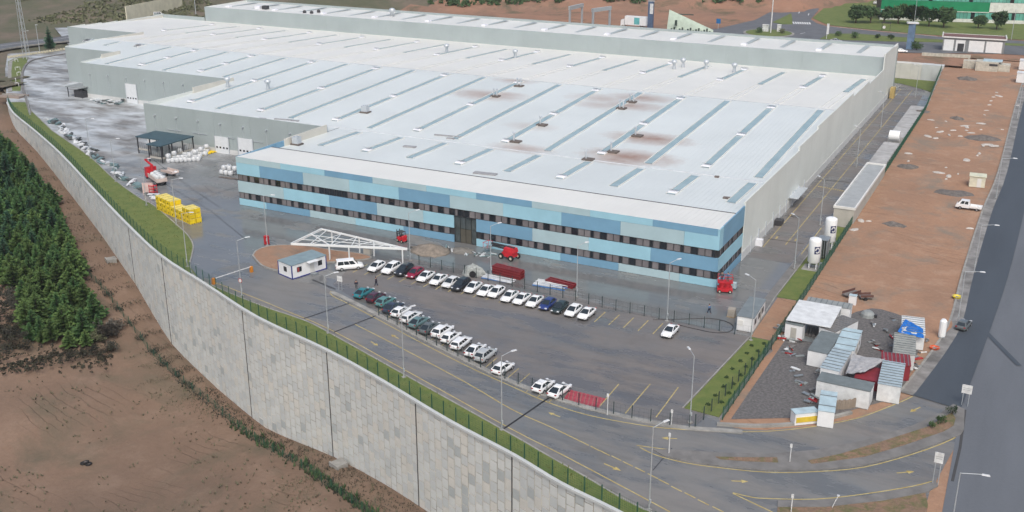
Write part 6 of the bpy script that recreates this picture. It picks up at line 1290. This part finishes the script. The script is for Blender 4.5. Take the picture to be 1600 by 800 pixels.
def conifer(seed, h=5.2, r=1.35, m=PINE, lev=20):
    rr = random.Random(seed); q = MB()
    for k in range(lev):
        t = (k + .5) / lev; z = h * (.06 + .94 * t); R_ = r * (1 - t) ** .68 * rr.uniform(.75, 1.15) + .1; nb = max(5, int(13 * (1 - t) + 4)); a0 = rr.random() * 6
        for j in range(nb):
            a = a0 + 2 * math.pi * j / nb + rr.uniform(-.25, .25); L = R_ * rr.uniform(.6, 1.15); dr = rr.uniform(-.25, .3) * L; c, s = math.cos(a), math.sin(a)
            base = Vector((0, 0, z)); tip = Vector((c * L, s * L, z - dr + .28 * L)); u = Vector((-s, c, 0))
            for f0, f1, w in ((.1, .62, .3), (.45, 1.0, .24)):
                p0, p1 = base.lerp(tip, f0), base.lerp(tip, f1); ww = w * (.35 + .9 * L); up = Vector((0, 0, rr.uniform(.02, .2)))
                q.face([p0, p0.lerp(p1, .55) + u * ww + up, p1]); q.face([p0, p1, p0.lerp(p1, .55) - u * ww + up])
                q.face([p0.lerp(p1, .3), p0.lerp(p1, .6) + Vector((0, 0, ww * .9)), p1])
    return q.mesh('crown', m), MB().tube((0, 0, -.4), (0, 0, h * .8), .12, .03, 6).mesh('trunk', BARK)
CN = [conifer(s, m=(PINE, PINE, PINE2, PINE3, PINE, PINE2)[s], h=(5.6, 4.8, 4.6, 5.2, 4.2, 3.9)[s], r=(1.75, 1.65, 1.9, 1.6, 1.6, 1.9)[s]) for s in range(6)]
def inpoly(x, y, P):
    c = False; j = len(P) - 1
    for i in range(len(P)):
        if (P[i][1] > y) != (P[j][1] > y) and x < (P[j][0] - P[i][0]) * (y - P[i][1]) / (P[j][1] - P[i][1]) + P[i][0]: c = not c
        j = i
    return c
def topx(p):
    d = Vector(p) - Vector((0, 0, CAM_H)); w = d.dot(FW); return 800 + FPX * d.dot(RT) / w, 400 - FPX * d.dot(UP) / w
FOR = [(-20, 228), (4, 232), (35, 258), (70, 300), (100, 358), (122, 418), (142, 480), (158, 520), (150, 542), (70, 548), (42, 540), (40, 500), (36, 455), (14, 440), (-20, 450)]
c0 = [G(x, y, -12) for x, y in FOR]; fx0, fx1 = min(p.x for p in c0), max(p.x for p in c0); fy0, fy1 = min(p.y for p in c0), max(p.y for p in c0); nt_ = 0; y = fy0
PLANT = 'young pine in the dense plantation below the retaining wall'
while y < fy1:
    x = fx0
    while x < fx1:
        px_, py_ = x + random.uniform(-.7, .7), y + random.uniform(-.7, .7); z = low_z(px_, py_); u, v = topx((px_, py_, z))
        if inpoly(u, v, FOR) and nt_ < 300:
            s = random.choice((0, 1, 1, 3, 4, 0, 2, 5)) if v < 430 else random.choice((2, 5, 5, 2, 4, 1))
            o = thing('pine_tree', (px_, py_, z), PLANT, 'tree', 'young pines in the plantation', random.random() * 6); k = random.choice((.6, .75, .9, 1, 1.1, 1.25, 1.35)) * random.uniform(.9, 1.1); o.scale = (k, k, k * random.uniform(.9, 1.15)); link('crown', CN[s][0], o); link('trunk', CN[s][1], o); nt_ += 1
        x += 2.35
    y += 2.35
print('pines', nt_)
def crown(seed, r, n, leaf, m, squash=.85, clumps=9):
    rr = random.Random(seed); q = MB(); cs = []
    for k in range(clumps): a = rr.random() * 6.28; e = rr.uniform(-.4, 1); d = r * rr.uniform(.25, .62); cs.append((Vector((math.cos(a) * d, math.sin(a) * d, e * r * .5 * squash)), r * rr.uniform(.35, .58)))
    for k in range(n):
        c, R_ = cs[k % clumps]; v = Vector((rr.gauss(0, 1), rr.gauss(0, 1), rr.gauss(0, 1))).normalized() * R_ * rr.uniform(.55, 1.08); v.z *= squash; p = c + v
        u = Vector((rr.gauss(0, 1), rr.gauss(0, 1), rr.gauss(0, 1))).normalized(); w = u.orthogonal().normalized(); l = leaf * rr.uniform(.7, 1.3); q.face([p - u * l, p + w * l * .5, p + u * l, p - w * l * .5])
    return q.mesh('crown', m)
def broad(px, py, z, r, label, group, seed, m=LEAF, h=None, name='leafy_tree', n=900):
    g = G(px, py, z); h = h or r * 1.0; o = thing(name, tuple(g), label, 'tree', group, seed); link('crown', crown(seed, r, n, r * .13, m), o, (0, 0, h + r * .5)); q = MB().tube((0, 0, -.3), (0, 0, h + r * .4), r * .07, r * .04, 7)
    for k in range(4): q.tube((0, 0, h * .7), (math.cos(k * 1.6 + seed) * r * .5, math.sin(k * 1.6 + seed) * r * .5, h + r * .6), r * .035, r * .015, 5)
    q.build('trunk', BARK, o); return o
for i, (x, y, r) in enumerate(((1337, 36, 4.4), (1360, 36, 4.2), (1381, 36, 4.0), (1403, 37, 4.8), (1427, 39, 4.9), (1451, 41, 4.4), (1474, 43, 5.0), (1528, 44, 3.3), (1557, 46, 4.4))): broad(x, y, ZB, r, 'round leafy tree, %s from the left in front of the green building' % ORD[i], 'trees in front of the green building', 50 + i, h=r * .45, n=1200)
g = G(79, 79, .4); o = thing('cypress_tree', tuple(g), 'dark pointed cypress beside the road at the far left', 'tree'); cm = conifer(91, 9.5, 2.2, PINE3, 30); link('crown', cm[0], o); link('trunk', cm[1], o)
for i, (x, y, r, t) in enumerate(((168, 528, 2.6, 'large grey leafless bush at the corner of the pine plantation'), (180, 520, 1.9, 'small grey leafless bush right of the pine plantation'), (150, 535, 1.9, 'low dark bush in front of the pine plantation'))):
    g = G(x, y, low_z); broad(x, y, g.z, r, t, 'bushes by the plantation', 80 + i, GREYB if i < 2 else SCRUB, .3, 'grey_bush', 700)
for i, (x, y, r, t) in enumerate(((1432, 78, 2.4, 'dark bush clump beside the banner column'), (1310, 57, 1.7, 'low bush at the left of the road median'), (1336, 60, 2.0, 'dark round bush in the road median'), (1372, 60, 1.4, 'small bush near the middle of the road median'), (1392, 62, 1.6, 'bush near the right of the road median'), (1487, 648, .9, 'green bush at the tip of the traffic island'), (1470, 662, .8, 'thin green shrub on the traffic island soil'), (1456, 668, .6, 'small green shrub left on the traffic island soil'), (1186, 52, 1.8, 'bush left on the roundabout'), (1222, 53, 1.6, 'bush right on the roundabout'))):
    broad(x, y, ZB if y < 100 else .15, r, t, 'bushes by the roads', 100 + i, LEAF if i != 9 else SCRUB, .2, 'leafy_bush', 350)
DKB = m_leaf('dark_brush', (.05, .046, .04), (.065, .068, .05))
SCB = [crown(130 + s, 1.3, 420, .13, DKB) for s in range(4)]
for k in range(40):
    x_, y_ = random.uniform(-15, 45), random.uniform(395, 540); g = G(x_, y_, low_z)
    if k > 28: x_, y_ = random.choice(((100 + 1.0 * k, 556), (20, 545), (160, 545))); x_ += random.uniform(-25, 25); y_ += random.uniform(-6, 8); g = G(x_, y_, low_z)
    o = thing('grey_bush', tuple(g), 'grey-brown scrub bush at the edge of the pine plantation', 'bush', 'scrub bushes at the plantation edge', random.random() * 6); s_ = random.uniform(.5, 1.3); o.scale = (s_, s_, s_); link('crown', SCB[k % 4], o, (0, 0, .6)); link('stem', CN[0][1], o).scale = (.4, .4, .2)
# tufts and scrub: uncounted ground cover
def tufts(name, label, pts, hh, m, blades=3, w=.5):
    q = MB()
    for p in pts:
        for k in range(blades):
            a = random.random() * 6.28; h = hh * random.uniform(.5, 1.3); c, s = math.cos(a), math.sin(a); l = h * w
            q.face([(p[0] - s * l * .4, p[1] + c * l * .4, p[2] - .03), (p[0] + s * l * .4, p[1] - c * l * .4, p[2] - .03), (p[0] + c * l, p[1] + s * l, p[2] + h)])
    o = q.build(name, m); return tag(o, label, 'vegetation', None, 'stuff')
gp_ = []
bx0, bx1 = -292, -6
while len(gp_) < 9000:
    i = random.randrange(len(wl) - 1); p = wl[i].lerp(wl[i + 1], random.random()); 
    d = random.random() ** .8 * 9; q_ = p - N[min(i, len(N) - 1)] * d
    if inpoly(q_.x, q_.y, gpoly): gp_.append((q_.x, q_.y, .1))
tufts('verge_grass', 'short grass on the verge behind the retaining wall head', gp_[:2600], .12, GRASS); tufts('verge_weeds', 'yellow-green weeds in the verge grass', gp_[6000:6600], .25, m_leaf('weed_leaf', (.16, .19, .06), (.2, .2, .07)))
low1, low2 = [], []
for k in range(9000):
    i = random.randrange(14, len(WALL) - 3); t = random.random(); d = lerp_tab(WALL[i].x, DITCH) + random.gauss(0, .55); p = WALL[i].lerp(WALL[i + 1], t) + N[i] * d; low1.append((p.x, p.y, low_z(p.x, p.y)))
for k in range(7000):
    i = random.randrange(4, len(WALL) - 3); d = random.uniform(1, 60); p = WALL[i] + (WALL[i + 1] - WALL[i]) * random.random() + N[i] * d
    if fbm(p.x * .07, p.y * .07, 21) > .52: low2.append((p.x, p.y, low_z(p.x, p.y)))
tufts('ditch_scrub', 'dark tangled scrub along the ditch below the wall', low1[::2], .4, m_leaf('ditch_twig', (.05, .055, .045), (.075, .075, .06)), 4, .5); tufts('dry_tufts', 'dry grass tufts scattered over the lower ground', low2, .35, DRY, 4, .8)
bk_ = []  # dark brown tufts from the wall foot to the ditch
for k in range(6500):
    i = random.randrange(10, len(WALL) - 3); p = WALL[i].lerp(WALL[i + 1], random.random()) + N[i] * random.uniform(.4, lerp_tab(WALL[i].x, DITCH)); bk_.append((p.x, p.y, low_z(p.x, p.y)))
tufts('bank_tufts', 'dark brown tufts on the bank between wall foot and ditch', bk_, .22, m_leaf('bank_tuft_brown', (.075, .058, .045), (.1, .085, .06)), 3, .8)
sc2 = []
for k in range(9000):
    i = random.randrange(10, len(WALL) - 3); dd = lerp_tab(WALL[i].x, DITCH); d = dd + abs(random.gauss(0, 5)); p = WALL[i].lerp(WALL[i + 1], random.random()) + N[i] * d
    if fbm(p.x * .12, p.y * .12, 27) > .5: sc2.append((p.x, p.y, low_z(p.x, p.y)))
tufts('sparse_scrub', 'thin olive scrub beyond the ditch', sc2, .16, m_leaf('olive_scrub', (.11, .1, .065), (.14, .12, .08)), 3, .9)
g = G(130, 720, lambda a, b: -20.3); g.z = low_z(g.x, g.y)
for k, (dx, dy, dz, tl) in enumerate(((0, 0, 0, 0), (.9, .2, 0, .15), (.4, .1, .28, .3))):
    o = thing('old_tyre', (g.x + dx, g.y + dy, g.z + dz + .1), ('old black tyre dumped on the red soil, %s of three' % ('left', 'right', 'topmost')[k]), 'tyre', None); rg_ = []
    for a_ in range(17): t_ = 2 * math.pi * a_ / 16; rg_.append([((.42 + .15 * math.cos(b_)) * math.cos(t_), (.42 + .15 * math.cos(b_)) * math.sin(t_), .15 * math.sin(b_) + tl * math.cos(t_) * .3) for b_ in (2 * math.pi * q_ / 8 for q_ in range(8))])
    MB().loft(rg_, cap=False).build('tyre', TYRE, o, smooth=True); MB().tube((0, 0, -.03), (0, 0, .03), .27, n=12).build('rim', RUST, o)
gd = [p for p in low1 if random.random() < .12 and p[0] > -118]; tufts('ditch_green', 'green brambles in the ditch below the wall', gd, .8, LEAF, 4, .5)
def clumps(name, label, pts, m, r0, r1, n=16, tall=1.0):
    q = MB()
    for p in pts:
        r = random.uniform(r0, r1)
        for k in range(n):
            v = Vector((random.gauss(0, 1), random.gauss(0, 1), abs(random.gauss(0, 1)) * tall)).normalized() * r * random.uniform(.5, 1); v.z *= tall; c = Vector(p) + v; u = Vector((random.gauss(0, 1), random.gauss(0, 1), random.gauss(0, 1))).normalized(); w = u.orthogonal().normalized(); l = r * .55
            q.face([c - u * l, c + w * l * .6, c + u * l, c - w * l * .6])
    return tag(q.build(name, m), label, 'vegetation', None, 'stuff')
bt_ = []
for k in range(900):
    x_, y_ = random.uniform(-20, 44), random.uniform(398, 545); g = G(x_, y_, low_z); bt_.append(tuple(g))
for k in range(500):
    x_ = random.uniform(-20, 175); y_ = 556 + random.gauss(0, 9) + (12 if x_ < 60 else 0); g = G(x_, y_, low_z); bt_.append(tuple(g))
clumps('brush_thicket', 'dark brown brush filling the gap in the pine plantation', bt_, m_leaf('brush_leaf', (.036, .031, .026), (.048, .05, .032)), .15, .5, 10, 1.0)
hp_, hl_ = [], []
for k in range(26000):
    x = random.uniform(-620, -90); y = random.uniform(330, 640); z = z_back(x, y); u, v = topx((x, y, z))
    if not (-20 < u < 1200 and -30 < v < 60): continue
    f = fbm(x * .02, y * .02, 31)
    if u < 330:
        if f > .47 and y > lerp_tab(x, [(-700, 312), (-420, 345), (-340, 395), (-300, 440)]): hl_.append((x, y, z))
    elif y > lerp_tab(x, [(-300, 440), (-230, 476), (-160, 500), (-118, 520), (-90, 570)]) and (f > .64 or (u < 880 and f > .42)): hp_.append((x, y, z))
clumps('hill_scrub', 'olive scrub covering the hillside at the upper left', hl_[:3800], SCRUB, .5, 1.6, 10, .7); clumps('bank_wood', 'dark green young wood on the bank behind the factory', hp_[:5200], LEAF, .8, 2.1, 12, 1.5)
# ------------------------------------------------------------------ haze
hz = MB().box((-320, 500, -45), (1700, 1300, 150)); hm = bpy.data.materials.new('haze_air'); hm.use_nodes = True; t = hm.node_tree; t.nodes.remove(t.nodes['Principled BSDF'])
pv = t.nodes.new('ShaderNodeVolumePrincipled'); pv.inputs['Density'].default_value = .00012; pv.inputs['Color'].default_value = (.86, .9, .95, 1); pv.inputs['Anisotropy'].default_value = .2
t.links.new(pv.outputs[0], t.nodes['Material Output'].inputs['Volume']); tag(hz.build('haze', hm), 'thin pale haze over the whole site', 'haze', None, 'stuff')
